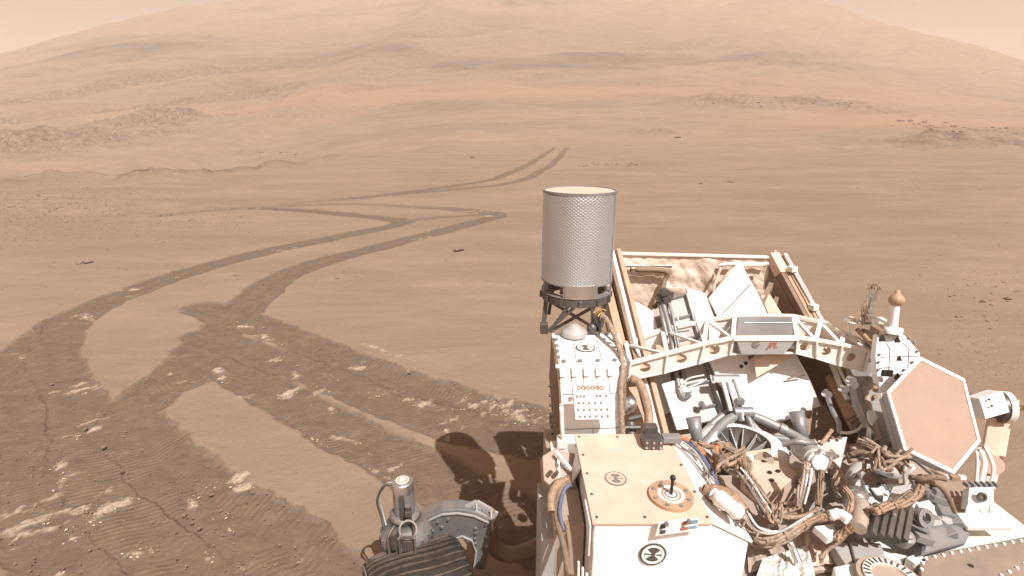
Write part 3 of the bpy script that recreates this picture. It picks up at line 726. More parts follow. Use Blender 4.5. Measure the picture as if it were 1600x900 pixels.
a = MB()
for k in range(9):
    t0 = -.42 + k * .84 / 8
    if k < 8:
        t1 = t0 + .84 / 8; q = [dcx + Vector((math.sin(t) * RD * 1.012, -math.cos(t) * RD * 1.012, z)) for t, z in ((t0, zb + .004), (t1, zb + .004), (t1, zr + .002), (t0, zr + .002))]
        a.slab(q, .004, away=(0, 1, 0))
a.build('drum_tab', SILVER, drum)
a = MB(); a.tube([dcx + Vector((math.sin(1.05) * RD * 1.004, -math.cos(1.05) * RD * 1.004, z)) for z in (zt, (zt + zb) / 2, zb)], .0022, spline=False); a.build('drum_seam', GREY, drum)
a = MB(); a.cyl(dcx + Vector((0, 0, zr - .06)), dcx + Vector((0, 0, zb + .01)), RD * .35, n=20); a.box(dcx + Vector((-.06, -.06, zr + .015)), (.02, .02, .03)); a.box(dcx + Vector((.06, -.07, zr + .015)), (.025, .02, .02)); a.build('drum_core', TAN, drum)
zd = tz + .014
a = MB()
top = [dcx + Vector((math.sin(t) * RD * .9, -math.cos(t) * RD * .9, zr - .03)) for t in (-1.3, -.35, .35, 1.3, 2.4, 3.9)]
bot = [Vector((dx + x, y, zd)) for x, y in ((-.125, DY - .06), (-.11, DY - .10), (.09, DY - .10), (.10, DY - .05), (.09, DY + .1), (-.1, DY + .1))]
a.bar(top[0], bot[0] + Vector((-.01, 0, -.02)), .017, .017); a.bar(top[3], bot[3], .014, .014); a.bar(top[1], bot[1], .012, .012); a.bar(top[2], bot[2], .012, .012)
a.bar(top[0], bot[2] , .010, .010); a.bar(top[3] , bot[1], .010, .010); a.bar(top[4], bot[4], .013, .013); a.bar(top[5], bot[5], .013, .013); a.bar(top[1] + Vector((.03, 0, 0)), bot[1] + Vector((-.01, .0, 0)), .016, .010)
a.box(bot[0] + Vector((-.005, 0, -.0)), (.03, .03, .04))
a.build_each('drum_leg', DGREY, drum, .001)
a = MB(); pd = PY(897, 519, DY - .12); a.lathe(Vector((pd.x, pd.y, zd - .004)), (0, 0, 1), [(.05, 0), (.05, .016), (.044, .022), (.024, .034), (.014, .045), (.0001, .046)], 28); a.build('feed_cone', LGREY, drum)
a = MB(); a.lathe(PY(925, 517, DY - .1), (0, 0, 1), [(.0001, .034), (.012, .030), (.020, .018), (.021, 0), (.0001, 0)], 20); a.box(PY(930, 500, DY), (.03, .05, .06)); a.build_each('feed_motor', DGREY, drum, .001)

# ---- harness running down the right of the tower
def zz(pts): return [PZ(px, py, z) for px, py, z in pts]
def yy(pts): return [PY(px, py, Y) for px, py, Y in pts]
def cable(pts, r, mat, name='cable', wob=.06, parent=rover):
    return MB().tube(pts, r, 9, wob=wob).build(name, mat, parent)
cable(yy([(935, 488, 1.88), (948, 500, 1.82), (958, 520, 1.75), (968, 545, 1.68), (973, 575, 1.6), (970, 610, 1.56), (971, 650, 1.53), (974, 690, 1.5)]), .0095, HARN, wob=.2)
cable(yy([(942, 492, 1.90), (955, 508, 1.84), (966, 535, 1.76), (977, 562, 1.66), (976, 600, 1.6), (974, 640, 1.56)]), .0065, HARND, wob=.2)
for i in range(16):
    p = PY(934 + random.uniform(-4, 9), 490 + random.uniform(-5, 6), 1.86); q = p + Vector((random.uniform(-.02, .03), random.uniform(-.02, .01), random.uniform(-.005, .02)))
    if i % 2: cable([p, (p + q) / 2 + Vector((0, 0, .006)), q], .0022, GOLD, 'loose_wire')
a = MB()
for i in range(14):
    s = i / 13; k = min(int(s * 7), 6); P_ = [(935, 488), (948, 500), (958, 520), (968, 545), (973, 575), (970, 610), (971, 650), (974, 690)]
    u_ = s * 7 - k; px = P_[k][0] * (1 - u_) + P_[min(k + 1, 7)][0] * u_; py = P_[k][1] * (1 - u_) + P_[min(k + 1, 7)][1] * u_; Yc = 1.88 - .38 * s
    c = PY(px, py, Yc - .004); dd = Vector((random.uniform(-.4, .4), -.3, -1)); a.cyl(c - dd * .003, c + dd * .003, .0125, n=12)
a.build_each('cable_tie', GOLD, rover)
# fat amber hose right of the tower
cable(yy([(985, 592, 1.78), (998, 598, 1.76), (1008, 620, 1.72), (1014, 650, 1.68), (1013, 682, 1.62)]), .017, COPPER, 'hose')
a = MB(); a.lathe(PY(984, 632, 1.72), (.1, -.3, .9), [(.0001, .03), (.018, .028), (.026, .01), (.026, -.03), (.018, -.045), (.0001, -.045)], 20); a.build('valve', SILVER, rover)
a = MB(); a.cyl(PY(985, 660, 1.66), PY(987, 688, 1.62), .020, n=18); a.cyl(PY(1002, 651, 1.66), PY(983, 655, 1.66), .010, n=12); a.cyl(PY(975, 668, 1.62), PY(1000, 668, 1.62), .008, n=12); a.build_each('valve_motor', DGREY, rover, .001)
a = MB(); a.box(PY(990, 690, 1.56), (.07, .06, .02)); a.build('tower_bracket', WHITE, rover, .002)

# ---- arched lattice beam
mid = [(985, 567), (1042, 552), (1100, 537), (1145, 528), (1245, 527), (1275, 531), (1315, 538), (1358, 548)]
tp = [(978, 537), (1035, 515), (1105, 500), (1148, 494), (1240, 494), (1282, 503), (1318, 520), (1350, 538)]
bt = [(980, 595), (1038, 583), (1092, 568), (1140, 554), (1243, 552), (1275, 560), (1310, 571), (1350, 580)]
BYf = 1.80
Fm = [PY(x, y, BYf) for x, y in mid]; Fb = [PY(x, y, BYf) for x, y in bt]; Bt = [PZ(x, y, Fm[i].z + .006) for i, (x, y) in enumerate(tp)]
beam = MB()
for i in range(7):
    beam.bar(Fm[i], Fm[i + 1], .016, .012); beam.bar(Bt[i], Bt[i + 1], .018, .014); beam.bar(Fb[i] + Vector((0, .006, 0)), Fb[i + 1] + Vector((0, .006, 0)), .014, .006)
for i in (0, 1, 2, 4, 5, 6):
    beam.holed([Fm[i] + Vector((0, .003, 0)), Fm[i + 1] + Vector((0, .003, 0)), Fb[i + 1] + Vector((0, .003, 0)), Fb[i] + Vector((0, .003, 0))], (.45, .5), .021 if i < 3 else .018, .006)
for i in range(8):
    beam.bar(Fm[i] + Vector((0, 0, .001)), Bt[i] - Vector((0, 0, .002)), .016, .010); beam.bar(Fm[i] + Vector((0, -.004, 0)), Fb[i] + Vector((0, -.004, 0)), .007, .010)
for i in (0, 1, 2, 4, 5, 6):
    m_ = (Bt[i] + Bt[i]) / 2; beam.bar(Bt[i] - Vector((0, 0, .004)), Fm[i + 1] - Vector((0, 0, .004)), .014, .010)
beam_o = beam.build('lattice_beam', CREAM, rover, .0012)
a = MB()
for i in (0, 1, 2, 4, 5, 6):
    a.slab([Bt[i] + Vector((0, 0, -.006)), Bt[i + 1] + Vector((0, 0, -.006)), Bt[i + 1] + Vector((0, -.005, -.07)), Bt[i] + Vector((0, -.005, -.07))], .005)
a.build_each('rear_web', CREAM, beam_o)
a = MB()
for i in range(7): a.slab([Fb[i] + Vector((0, .012, .004)), Fb[i + 1] + Vector((0, .012, .004)), Bt[i + 1] + Vector((0, -.012, -.062)), Bt[i] + Vector((0, -.012, -.062))], .004)
a.build('beam_floor', PEACH, beam_o)
a = MB(); a.box(Fm[0] + Vector((-.02, .07, -.02)), (.03, .16, .07)); a.box(Fm[7] + Vector((.02, .06, -.02)), (.03, .12, .06)); a.build_each('beam_end', GREY, beam_o, .002)
# name box in the middle of the beam
q = [Fm[3] + Vector((0, -.004, .0)), Fm[4] + Vector((0, -.004, 0)), Bt[4] + Vector((0, 0, .003)), Bt[3] + Vector((0, 0, .003))]
nb = MB(); nb.slab([q[0] * .98 + q[2] * .02, q[1], q[2] - Vector((.01, .01, 0)), q[3] + Vector((.01, -.01, 0))], .05, away=(0, 0, -1))
nbx = nb.build('name_box', GREY, beam_o, .004)
z0 = Fm[3].z - .006; z1 = PY(1190, 549, BYf).z - .008; xl, xr = Fm[3].x, Fm[4].x
a = MB(); a.slab([(xl + .01, BYf - .014, z0), (xr - .01, BYf - .014, z0), (xr - .045, BYf - .014, z1), (xl + .035, BYf - .014, z1)], .05, away=(0, 1, 0)); npl = a.build('name_plate', LGREY, nbx, .003)
a = MB(); a.bar((xl - .003, BYf - .012, z0 + .006), (xr + .003, BYf - .012, z0 + .006), .012, .012); a.bar(q[3] + Vector((.0, -.09, .003)) , q[2] + Vector((0, -.09, .003)), .004, .004); a.build('name_box_rim', WHITE, nbx, .002)
a = MB(); c = PY(1181, 538.5, BYf - .0152); disc(a, c, (0, -1, 0), .0145, .001, 28); dsc = a.build('round_badge', GINK, npl)
a = MB(); a.bar(c + Vector((-.012, -.0018, -.003)), c + Vector((.012, -.0018, .005)), .0012, .002); a.bar(c + Vector((-.008, -.0018, .007)), c + Vector((.010, -.0018, -.006)), .001, .0015)
a.build('badge_stroke', LGREY, dsc)
tc_ = bpy.data.curves.new('jpl', 'FONT'); tc_.body = 'JPL'; tc_.size = .030; tc_.extrude = .0006; tc_.shear = .25; tc_.align_x = 'CENTER'; tc_.offset = .0006
to = bpy.data.objects.new('tmp', tc_); scene.collection.objects.link(to); bpy.context.view_layer.update()
tm = bpy.data.meshes.new_from_object(to.evaluated_get(bpy.context.evaluated_depsgraph_get())); bpy.data.objects.remove(to)
tpz = PY(1207, 543, BYf - .0160); tm.transform(Matrix.Translation(tpz) @ Matrix.Rotation(R(90), 4, 'X')); tm.materials.clear(); tm.materials.append(REDM)
tmo = bpy.data.objects.new('lettering', tm); scene.collection.objects.link(tmo); attach(tmo, npl)

# ---- generator bay (short: its rear wall stands some 2.3 m behind the mast)
BAY = True
rng = np.random.RandomState(3)
def crumple(c4, nu, nv, amp, seed, thick=0):
    c4 = [Vector(p) for p in c4]; nn = (c4[1] - c4[0]).cross(c4[3] - c4[0]).normalized()
    if nn.dot(CAM - c4[0]) < 0: nn = -nn
    vs = []
    for j in range(nv + 1):
        for i in range(nu + 1):
            s, t = i / nu, j / nv; p = (c4[0] * (1 - s) + c4[1] * s) * (1 - t) + (c4[3] * (1 - s) + c4[2] * s) * t
            h = float(fbm(np.array([s * 7.]), np.array([t * 3.5]), 4, seed, .6)[0]); h = abs(h) * 1.6 - .3
            e = min(1, 8 * min(s, 1 - s), 8 * min(t, 1 - t)); vs.append(p + nn * amp * h * (.3 + .7 * e))
    m = MB(); m.add(vs, [[j * (nu + 1) + i, j * (nu + 1) + i + 1, (j + 1) * (nu + 1) + i + 1, (j + 1) * (nu + 1) + i] for j in range(nv) for i in range(nu)], True)
    m.slab([p - nn * .004 - nn * amp * .5 for p in c4], .01); return m
BK = [PY(970, 398, 2.98), PY(1200, 403, 2.98), PY(1250, 560, 2.80), PY(1000, 560, 2.80)]
rp = crumple(BK, 80, 40, .024, 5).build('rear_panel', FOIL, rover)
a = MB(); a.bar(BK[0] + Vector((0, 0, .006)), BK[1] + Vector((0, 0, .004)), .024, .012)
a.build('top_lip', CREAM, rp, .003)
a = MB(); a.tube(yy([(978, 415, 2.9), (1050, 416, 2.9)]), .0085, spline=False); a.tube(yy([(1125, 420, 2.9), (1132, 413, 2.9), (1200, 412, 2.9)]), .008)
a.build_each('cooling_pipe', WHITE, rp)
a = MB(); a.tube(yy([(985, 421, 2.87), (1040, 424, 2.87), (1038, 440, 2.86), (1030, 470, 2.7), (1022, 480, 2.65)]), .012); a.build_each('cooling_pipe', BROWN, rp)
a = MB(); a.tube(yy([(1196, 415, 2.85), (1150, 418, 2.85), (1128, 440, 2.8), (1118, 460, 2.75)]), .007); a.tube(yy([(1128, 415, 2.85), (1118, 440, 2.8), (1112, 470, 2.7)]), .006); a.build_each('thin_pipe', PEACH, rp)
def rail(name, a0, a1, w, h, mat, parent=rover): return MB().bar(a0, a1, w, h).build(name, mat, parent, .002)
bay = MB()
LT, LBm = PY(965, 392, 3.0), PY(1044, 700, 1.66); rail('bay_rail', LT, LBm, .022, .04, TAN)
rail('bay_rail', LT + Vector((-.028, 0, -.008)), LBm + Vector((-.028, 0, -.008)), .016, .04, WHITE)
rail('bay_rail', LT + Vector((-.046, 0, -.024)), LBm + Vector((-.046, 0, -.024)), .018, .075, BROWN)
rail('bay_rail', LT + Vector((-.080, 0, -.085)), LBm + Vector((-.080, 0, -.05)), .036, .10, TAN)
MB().slab([LT + Vector((.02, 0, -.02)), LBm + Vector((.02, 0, -.02)), LBm + Vector((.03, 0, -.15)), LT + Vector((.04, 0, -.20))], .01, away=(-1, 0, 0)).build('bay_side', BODYM, rover)
RT, RB = PY(1206, 398, 3.0), PY(1352, 668, 1.82); rail('bay_rail', RT, RB, .04, .032, BROWN)
rail('bay_rail', RT + Vector((.010, 0, .020)), RB + Vector((.010, 0, .020)), .018, .007, TAN)
rail('bay_rail', RT + Vector((.036, 0, -.008)), RB + Vector((.036, 0, -.008)), .022, .04, TAN)
MB().bar(RT + Vector((.0, -.0, .0)), RT + (RB - RT) * .13, .051, .045).build('rail_cap', PEACH, rover, .003)
MB().slab([RT + Vector((-.02, 0, -.02)), RB + Vector((-.02, 0, -.02)), RB + Vector((-.03, 0, -.17)), RT + Vector((-.05, 0, -.22))], .012, away=(1, 0, 0)).build('bay_side', BROWN, rover)
a0, a1 = PY(1226, 396, 2.95), PY(1288, 508, 2.45); sl = rail('outer_slat', a0, a1, .024, .010, LGREY)
a = MB()
for s in (.25, .78, 1.0): p = a0 * (1 - s) + a1 * s; a.box(p + Vector((-.015, -.01, .01)), (.034, .03, .024), Matrix.Rotation(.4, 3, 'Z'))
a.build_each('slat_clip', CREAM, sl, .002)
a = MB()
for i in range(3):
    p = PY(1205 + i * 9, 445 + i * 22, 2.8); q = PY(1190 + i * 12, 478 + i * 20, 2.6); a.bar(p, q, .02, .03)
a.build_each('side_strut', BROWN, rover, .002)
# floor and radiator plates
MB().slab([PY(985, 480, 2.85), PY(1240, 490, 2.85), PY(1345, 690, 1.9), PY(1045, 700, 1.75)], .02).build('bay_floor', BODYM, rover)
def plate(name, pts, t, mat, parent=rover, bevel=.002): return MB().slab(yy(pts), t).build(name, mat, parent, bevel)
pr = plate('radiator_plate', [(1156, 407, 2.70), (1107, 466, 2.55), (1134, 520, 2.35), (1222, 540, 2.25), (1190, 470, 2.5)], .012, WHITE)
MB().tube(yy([(1172, 445, 2.54), (1133, 486, 2.40)]), .003, spline=False).build('plate_seam', GREY, pr)
plate('radiator_plate', [(1072, 449, 2.65), (1102, 458, 2.6), (1140, 560, 2.15), (1108, 566, 2.1)], .012, WHITE)
plate('radiator_plate', [(990, 470, 2.65), (1020, 484, 2.6), (1062, 640, 1.98), (1030, 650, 1.95)], .012, WHITE)
plate('radiator_plate', [(1188, 462, 2.66), (1203, 459, 2.68), (1228, 500, 2.45), (1214, 520, 2.4)], .012, PEACH)
lp = plate('radiator_plate', [(1034, 600, 2.0), (1068, 590, 2.03), (1090, 668, 1.80), (1058, 672, 1.76)], .012, WHITE)
big = plate('radiator_plate', [(1106, 556, 2.12), (1236, 540, 2.20), (1262, 585, 2.06), (1285, 640, 1.92), (1210, 662, 1.84), (1172, 645, 1.86), (1124, 600, 1.98)], .014, WHITE)
a = MB(); a.tube(yy([(1257, 585, 2.0), (1230, 592, 2.0)]), .004, spline=False); a.tube(yy([(1187, 545, 2.1), (1170, 560, 2.05)]), .007, spline=False); a.build_each('plate_seam', BROWN, big)
bolts(yy([(1158, 573, 2.0), (1165, 568, 2.0)]), (0, -.6, .8), .008, .006, BLACK, big)
plate('radiator_plate', [(1178, 560, 2.02), (1235, 548, 2.06), (1240, 556, 2.03), (1182, 590, 1.93)], .01, PEACH)  # peach colour here gives the beam's shade on the white plate
plate('side_plate', [(1252, 645, 1.88), (1290, 632, 1.94), (1320, 690, 1.76), (1262, 700, 1.72)], .01, BROWN)
# generator casing: a long grey box with ribs, pipes and wires
GA, GB = [PY(1042, 470, 2.62), PY(1072, 462, 2.62), PY(1128, 655, 1.84), PY(1083, 664, 1.82)], .05
gen = MB().slab(GA, .06).build('generator_casing', LGREY, rover, .006)
a = MB()
nG = Vector((0, -.35, .95)).normalized()
for s in (.0, .18, .36, .55, .72, .90):
    l = GA[0] * (1 - s) + GA[3] * s; r_ = GA[1] * (1 - s) + GA[2] * s; a.bar(l + nG * .006, r_ + nG * .006, .008, .012)
a.bar(GA[1] + nG * .008, GA[2] + nG * .008, .016, .022); a.bar(GA[0] + nG * .004, GA[3] + nG * .004, .014, .016)
a.build('casing_rib', GREY, gen, .002)
a = MB(); a.tube(yy([(1034, 462, 2.6), (1040, 490, 2.45), (1048, 520, 2.3), (1053, 560, 2.15), (1062, 610, 1.95), (1070, 622, 1.92), (1078, 615, 1.92)]), .011)
a.tube(yy([(1040, 458, 2.6), (1050, 490, 2.42), (1058, 530, 2.25), (1066, 570, 2.1)]), .007); a.tube(yy([(1030, 470, 2.6), (1036, 500, 2.4), (1042, 525, 2.3)]), .009)
a.build_each('casing_pipe', GREY, gen)
a = MB(); a.tube(yy([(1055, 480, 2.45), (1063, 505, 2.35), (1085, 508, 2.35)]), .003); a.tube(yy([(1060, 608, 1.92), (1075, 592, 1.94), (1100, 586, 1.95)]), .003); a.tube(yy([(1072, 606, 1.9), (1090, 600, 1.9), (1100, 594, 1.92)]), .003)
a.build_each('casing_wire', CREAM, gen)
a = MB(); a.cyl(PY(1095, 630, 1.86), PY(1099, 636, 1.86), .012, n=14); a.build('casing_cap', GREY, gen)
a = MB()
for i in range(14): c = PY(1038 + random.uniform(-9, 9), 455 + random.uniform(-2, 26), 2.6 - random.uniform(0, .1)); a.box(c, (.03, .02, .03), Matrix.Rotation(random.uniform(0, 3), 3, 'Y'))
a.build_each('casing_fitting', DGREY, gen, .002)
# white actuator rods
a = MB()
for x0 in (1128, 1138, 1149): a.cyl(PY(x0, 592, 1.92), PY(x0 + 14, 642, 1.78), .008, n=14)
a.box(PY(1134, 592, 1.92), (.10, .02, .02)); rods = a.build('actuator_rods', WHITE, rover, .001)
a = MB(); a.box(PY(1135, 588, 1.93), (.10, .012, .012)); a.bar(PY(1146, 592, 1.90), PY(1156, 622, 1.80), .009, .01); a.box(PY(1156, 627, 1.78), (.03, .02, .022)); a.build('rod_clamp', GREY, rods, .001)
# grey manifold tubes
BAY = False
man = MB(); J = PY(1160, 645, 1.74)
man.tube([J, PY(1135, 658, 1.70), PY(1108, 686, 1.62), PY(1096, 700, 1.58)], .017, 12); man.tube([J + Vector((0, .03, 0)), PY(1128, 650, 1.76), PY(1104, 672, 1.72), PY(1092, 690, 1.68)], .014, 12)
man.tube([J, PY(1190, 655, 1.72), PY(1225, 672, 1.68), PY(1262, 692, 1.62)], .017, 12); man.tube([PY(1168, 655, 1.7), PY(1195, 680, 1.66), PY(1240, 688, 1.66)], .012, 12)
man.cyl(PY(1146, 644, 1.73), PY(1176, 644, 1.73), .021, n=18); man.cyl(PY(1158, 640, 1.73), PY(1160, 658, 1.70), .014, n=14)
man.tube([PY(1167, 648, 1.7), PY(1178, 672, 1.66), PY(1190, 690, 1.62)], .010, 10); man.cyl(PY(1218, 668, 1.685), PY(1228, 673, 1.675), .020, n=16)
man.build('manifold', GREY, rover)
def cup(bx, by, tx, ty, Yb, Yt, r0, r1, nm='cup'):
    a = MB(); b_, t_ = PY(bx, by, Yb), PY(tx, ty, Yt); ax = t_ - b_; h = ax.length
    a.lathe(b_, ax, [(r0 * .7, 0), (r0, .002), (r1, h), (r1 * .86, h), (r0 * .8, h * .35), (.0001, h * .35)], 24); return a.build(nm, GREY, rover)
cup(1090, 690, 1083, 652, 1.60, 1.64, .017, .028); cup(1256, 688, 1244, 642, 1.66, 1.72, .019, .028)
a = MB(); a.cyl(PY(1088, 690, 1.58), PY(1090, 706, 1.56), .022, n=18); a.build('cup_base', LGREY, rover, .001)
# white shroud round a finned bowl
c = PZ(1160, 700, 1.0); a = MB(); a.lathe(c, (0, 0, 1), [(.088, .030), (.092, .038), (.150, .012), (.152, -.01)], 48); dome = a.build('bowl_shroud', WHITE, rover)
a = MB(); a.lathe(c, (0, 0, 1), [(.088, .032), (.080, .0), (.030, -.06), (.0001, -.062)], 40); a.build('bowl', DGREY, dome)
a = MB()
for i in range(11):
    t = 2 * math.pi * i / 11; d = Vector((math.cos(t), math.sin(t), 0)); n_ = Vector((-d.y, d.x, 0)) * .003
    a.prism([c + d * .085 + Vector((0, 0, .028)), c + d * .018 + Vector((0, 0, -.028)), c + d * .018 + Vector((0, 0, -.06)), c + d * .080], n_)
a.build_each('fin', LGREY, dome)

# ---- hexagonal antenna
HC = PY(1457, 645, 1.455); HN = Vector((-.16, -.70, .66)).normalized()
hexp = [(1437, 557), (1507, 592), (1532, 690), (1490, 741), (1412, 703), (1385, 612)]
H = [PP(x, y, HC, HN) for x, y in hexp]; hc = sum(H, Vector()) / 6
a = MB(); a.slab([p + (hc - p) * .055 for p in H], .05); hga = a.build('hexagonal_antenna', HGAF, rover)
a = MB()
for i in range(6):
    p, q_ = H[i] + HN * .003, H[(i + 1) % 6] + HN * .003; a.slab([p, q_, q_ + (hc - q_) * .075, p + (hc - p) * .075], .008)
a.build('antenna_rim', WHITE2, hga, .0015)
a = MB()
for i in range(6):
    p, q_ = H[i], H[(i + 1) % 6]; m = (p + q_) / 2; a.prism([p - HN * .006, q_ - HN * .006, q_ - HN * .075 + (hc - q_) * .10, p - HN * .075 + (hc - p) * .10], (hc - m) * .03)
a.build('antenna_wall', LGREY, hga)
a = MB(); a.slab([p - HN * .075 + (hc - p) * .10 for p in H], .01); a.build('antenna_back', LGREY, hga)
bp = []
for i in range(6):
    for s in np.linspace(0.06, .94, 7): bp.append((H[i] * (1 - s) + H[(i + 1) % 6] * s) * .965 + hc * .035 + HN * .0035)
bolts(bp, HN, .0026, .0015, GREY, hga)
# gimbal at its right
gm = MB(); gc = PY(1556, 640, 1.60); gm.slab([PY(1530, 623, 1.55), PY(1567, 611, 1.55), PY(1578, 644, 1.52), PY(1540, 655, 1.52)], .07); gim = gm.build('gimbal_box', WHITE2, rover, .002)
bolts(yy([(1545, 624, 1.54), (1549, 634, 1.53)]), (0, -1, .2), .004, .003, BLACK, gim)
a = MB(); a.box(PY(1527, 634, 1.60), (.04, .09, .05)); a.build('gimbal_shaft', DGREY, gim, .003)
a = MB(); gx = Vector((1, -.25, 0.05)).normalized(); g0 = PY(1560, 636, 1.66); a.cyl(g0 - gx * .005, g0 + gx * .018, .054, n=36); a.build('gimbal_wheel', DGREY, gim, .004)
a = MB(); a.ring(g0 + gx * .010, gx, .048, .058, .020, 36); a.build('gimbal_ring', CREAM, gim)
a = MB(); 
for i in range(12):
    p = g0 + gx * .07 + Vector((random.uniform(-.01, .03), random.uniform(-.03, .03), random.uniform(-.04, .05))); a.tube([p, p + Vector((.01, random.uniform(-.03, .03), random.uniform(-.03, .03))), p + Vector((.0, random.uniform(-.03, .03), random.uniform(-.04, .04)))], .0028)
a.build_each('loose_wire', GOLD, gim)
arm = MB(); arm.bar(PY(1556, 655, 1.66), PY(1545, 720, 1.58), .045, .035); arm.bar(PY(1574, 650, 1.70), PY(1562, 715, 1.60), .025, .04)
arm_o = arm.build('gimbal_arm', PEACH, rover, .004)
a = MB(); a.cyl(PY(1546, 722, 1.60), PY(1550, 726, 1.54), .034, n=28); a.bar(PY(1552, 735, 1.56), PY(1545, 765, 1.50), .03, .03); a.build('arm_joint', PEACH, arm_o, .003)
a = MB(); a.tube(yy([(1530, 700, 1.48), (1538, 725, 1.46), (1532, 760, 1.42)]), .008); a.tube(yy([(1538, 695, 1.50), (1552, 730, 1.46), (1548, 762, 1.42)]), .006); a.tube(yy([(1526, 702, 1.48), (1527, 730, 1.46), (1525, 762, 1.42)]), .005)
a.build_each('arm_strap', CREAM, arm_o)

# ---- white bracket plate with the low gain antenna
BP = [(1372, 520), (1400, 513), (1414, 524), (1438, 552), (1437, 560), (1384, 612), (1376, 612), (1371, 585), (1368, 556)]
bk = MB(); bk.slab(yy([(x, y, 1.62 + (600 - y) * .0014) for x, y in BP]), .03); brk = bk.build('antenna_bracket', WHITE2, rover, .002)
a = MB()
for px, py, s in ((1402, 532, .016), (1378, 530, .018), (1405, 561, .013), (1402, 588, .014)):
    c = PY(px, py, 1.62 + (600 - py) * .0014 - .006); k = [(0, 1), (1, -.5), (-.6, -.6)]; a.slab([c + Vector((x * s, 0, y * s)) for x, y in k], .004)
a.box(PY(1386, 583, 1.61), (.035, .01, .022)); a.build_each('bracket_recess', BLACK, brk)
a = MB()
for pts in ([(1385, 535), (1391, 546), (1389, 580)], [(1410, 535), (1421, 545), (1419, 575)], [(1376, 558), (1436, 556)], [(1374, 575), (1392, 574)]):
    for (x0, y0), (x1, y1) in zip(pts, pts[1:]): a.bar(PY(x0, y0, 1.62 + (600 - y0) * .0014 - .003), PY(x1, y1, 1.62 + (600 - y1) * .0014 - .003), .0018, .002)
a.build('bracket_seam', GINK, brk)
bolts([PY(x, y, 1.62 + (600 - y) * .0014 - .004) for x, y in ((1411, 521), (1420, 528), (1428, 535), (1433, 549), (1374, 554), (1373, 566), (1372, 578), (1425, 566), (1412, 578), (1400, 592))], (0, -.7, .6), .005, .006, DGREY, brk)
a = MB(); a.tube(yy([(1340, 515, 1.90), (1355, 530, 1.84), (1366, 545, 1.78), (1369, 580, 1.70), (1368, 610, 1.62)]), .010, 10); a.build('bracket_edge', TAN, brk)
bmb = MB(); bmb.slab(yy([(1345, 512, 1.90), (1378, 520, 1.80), (1372, 552, 1.76), (1352, 535, 1.84)]), .02); bmb.box(PY(1385, 516, 1.74), (.09, .05, .02)); bmb.build('bracket_shelf', BROWN, brk, .002)
# bracket
lg = MB(); b_ = PY(1395, 517, 1.72); t_ = PY(1400, 476, 1.74); lg.cyl(b_, t_, .0135, .0125, 20); lg.lathe(b_, t_ - b_, [(.03, -.01), (.03, .012), (.0135, .014)], 24); lgo = lg.build('mast_antenna', WHITE2, rover)
a = MB(); ax = t_ - b_; a.lathe(t_, ax, [(.010, -.006), (.018, .0), (.024, .008), (.0255, .018), (.022, .028), (.012, .038), (.008, .042), (.0085, .050), (.004, .054), (.0001, .054)], 28); a.build('antenna_cap', TAN, lgo)
# connector cluster left of it
cc = MB(); c0_ = PY(1352, 506, 1.86); c1_ = PY(1362, 462, 1.84)
for s, r_ in ((0, .030), (.18, .026), (.34, .022), (.5, .018), (.66, .014)):
    p = c0_ * (1 - s) + c1_ * s; cc.cyl(p, p + (c1_ - c0_) * .10, r_, r_ * .85, 16)
cc.cyl(c0_, c1_, .012, .010, 12); cc.cyl(c1_ + Vector((-.012, 0, -.02)), c1_ + Vector((-.010, 0, .025)), .007, n=12); cc.cyl(c1_ + Vector((.012, 0, -.02)), c1_ + Vector((.016, 0, .025)), .007, n=12)
cco = cc.build('cable_gland', SILVER, rover, .001)
a = MB()
for i in range(12):
    x = random.choice((-.012, .014)); p = c1_ + Vector((x, 0, .02)); a.tube([p, p + Vector((random.uniform(-.012, .012), random.uniform(-.01, .01), .012)), p + Vector((random.uniform(-.014, .014), 0, .026))], .0018)
for i in range(9):
    p = c0_ + Vector((random.uniform(-.03, .01), -.02, random.uniform(0, .03))); a.tube([p, c0_ * .4 + c1_ * .6 + Vector((random.uniform(-.045, -.02), -.02, 0)), c1_ + Vector((-.012, 0, random.uniform(-.02, .02)))], .0022)
a.build_each('loose_wire', COPPER, cco)
a = MB(); a.box(PY(1328, 500, 1.9), (.03, .03, .02)); a.tube(yy([(1327, 498, 1.9), (1326, 512, 1.88), (1330, 530, 1.86)]), .004); a.tube(yy([(1328, 504, 1.88), (1345, 508, 1.85), (1375, 512, 1.78)]), .006); a.tube(yy([(1368, 496, 1.8), (1382, 504, 1.76), (1398, 514, 1.72)]), .005); a.tube(yy([(1370, 505, 1.8), (1385, 512, 1.74), (1402, 516, 1.70)]), .006)
a.box(PY(1375, 501, 1.8), (.03, .03, .02)); a.build_each('gland_strap', CREAM, cco, .001)

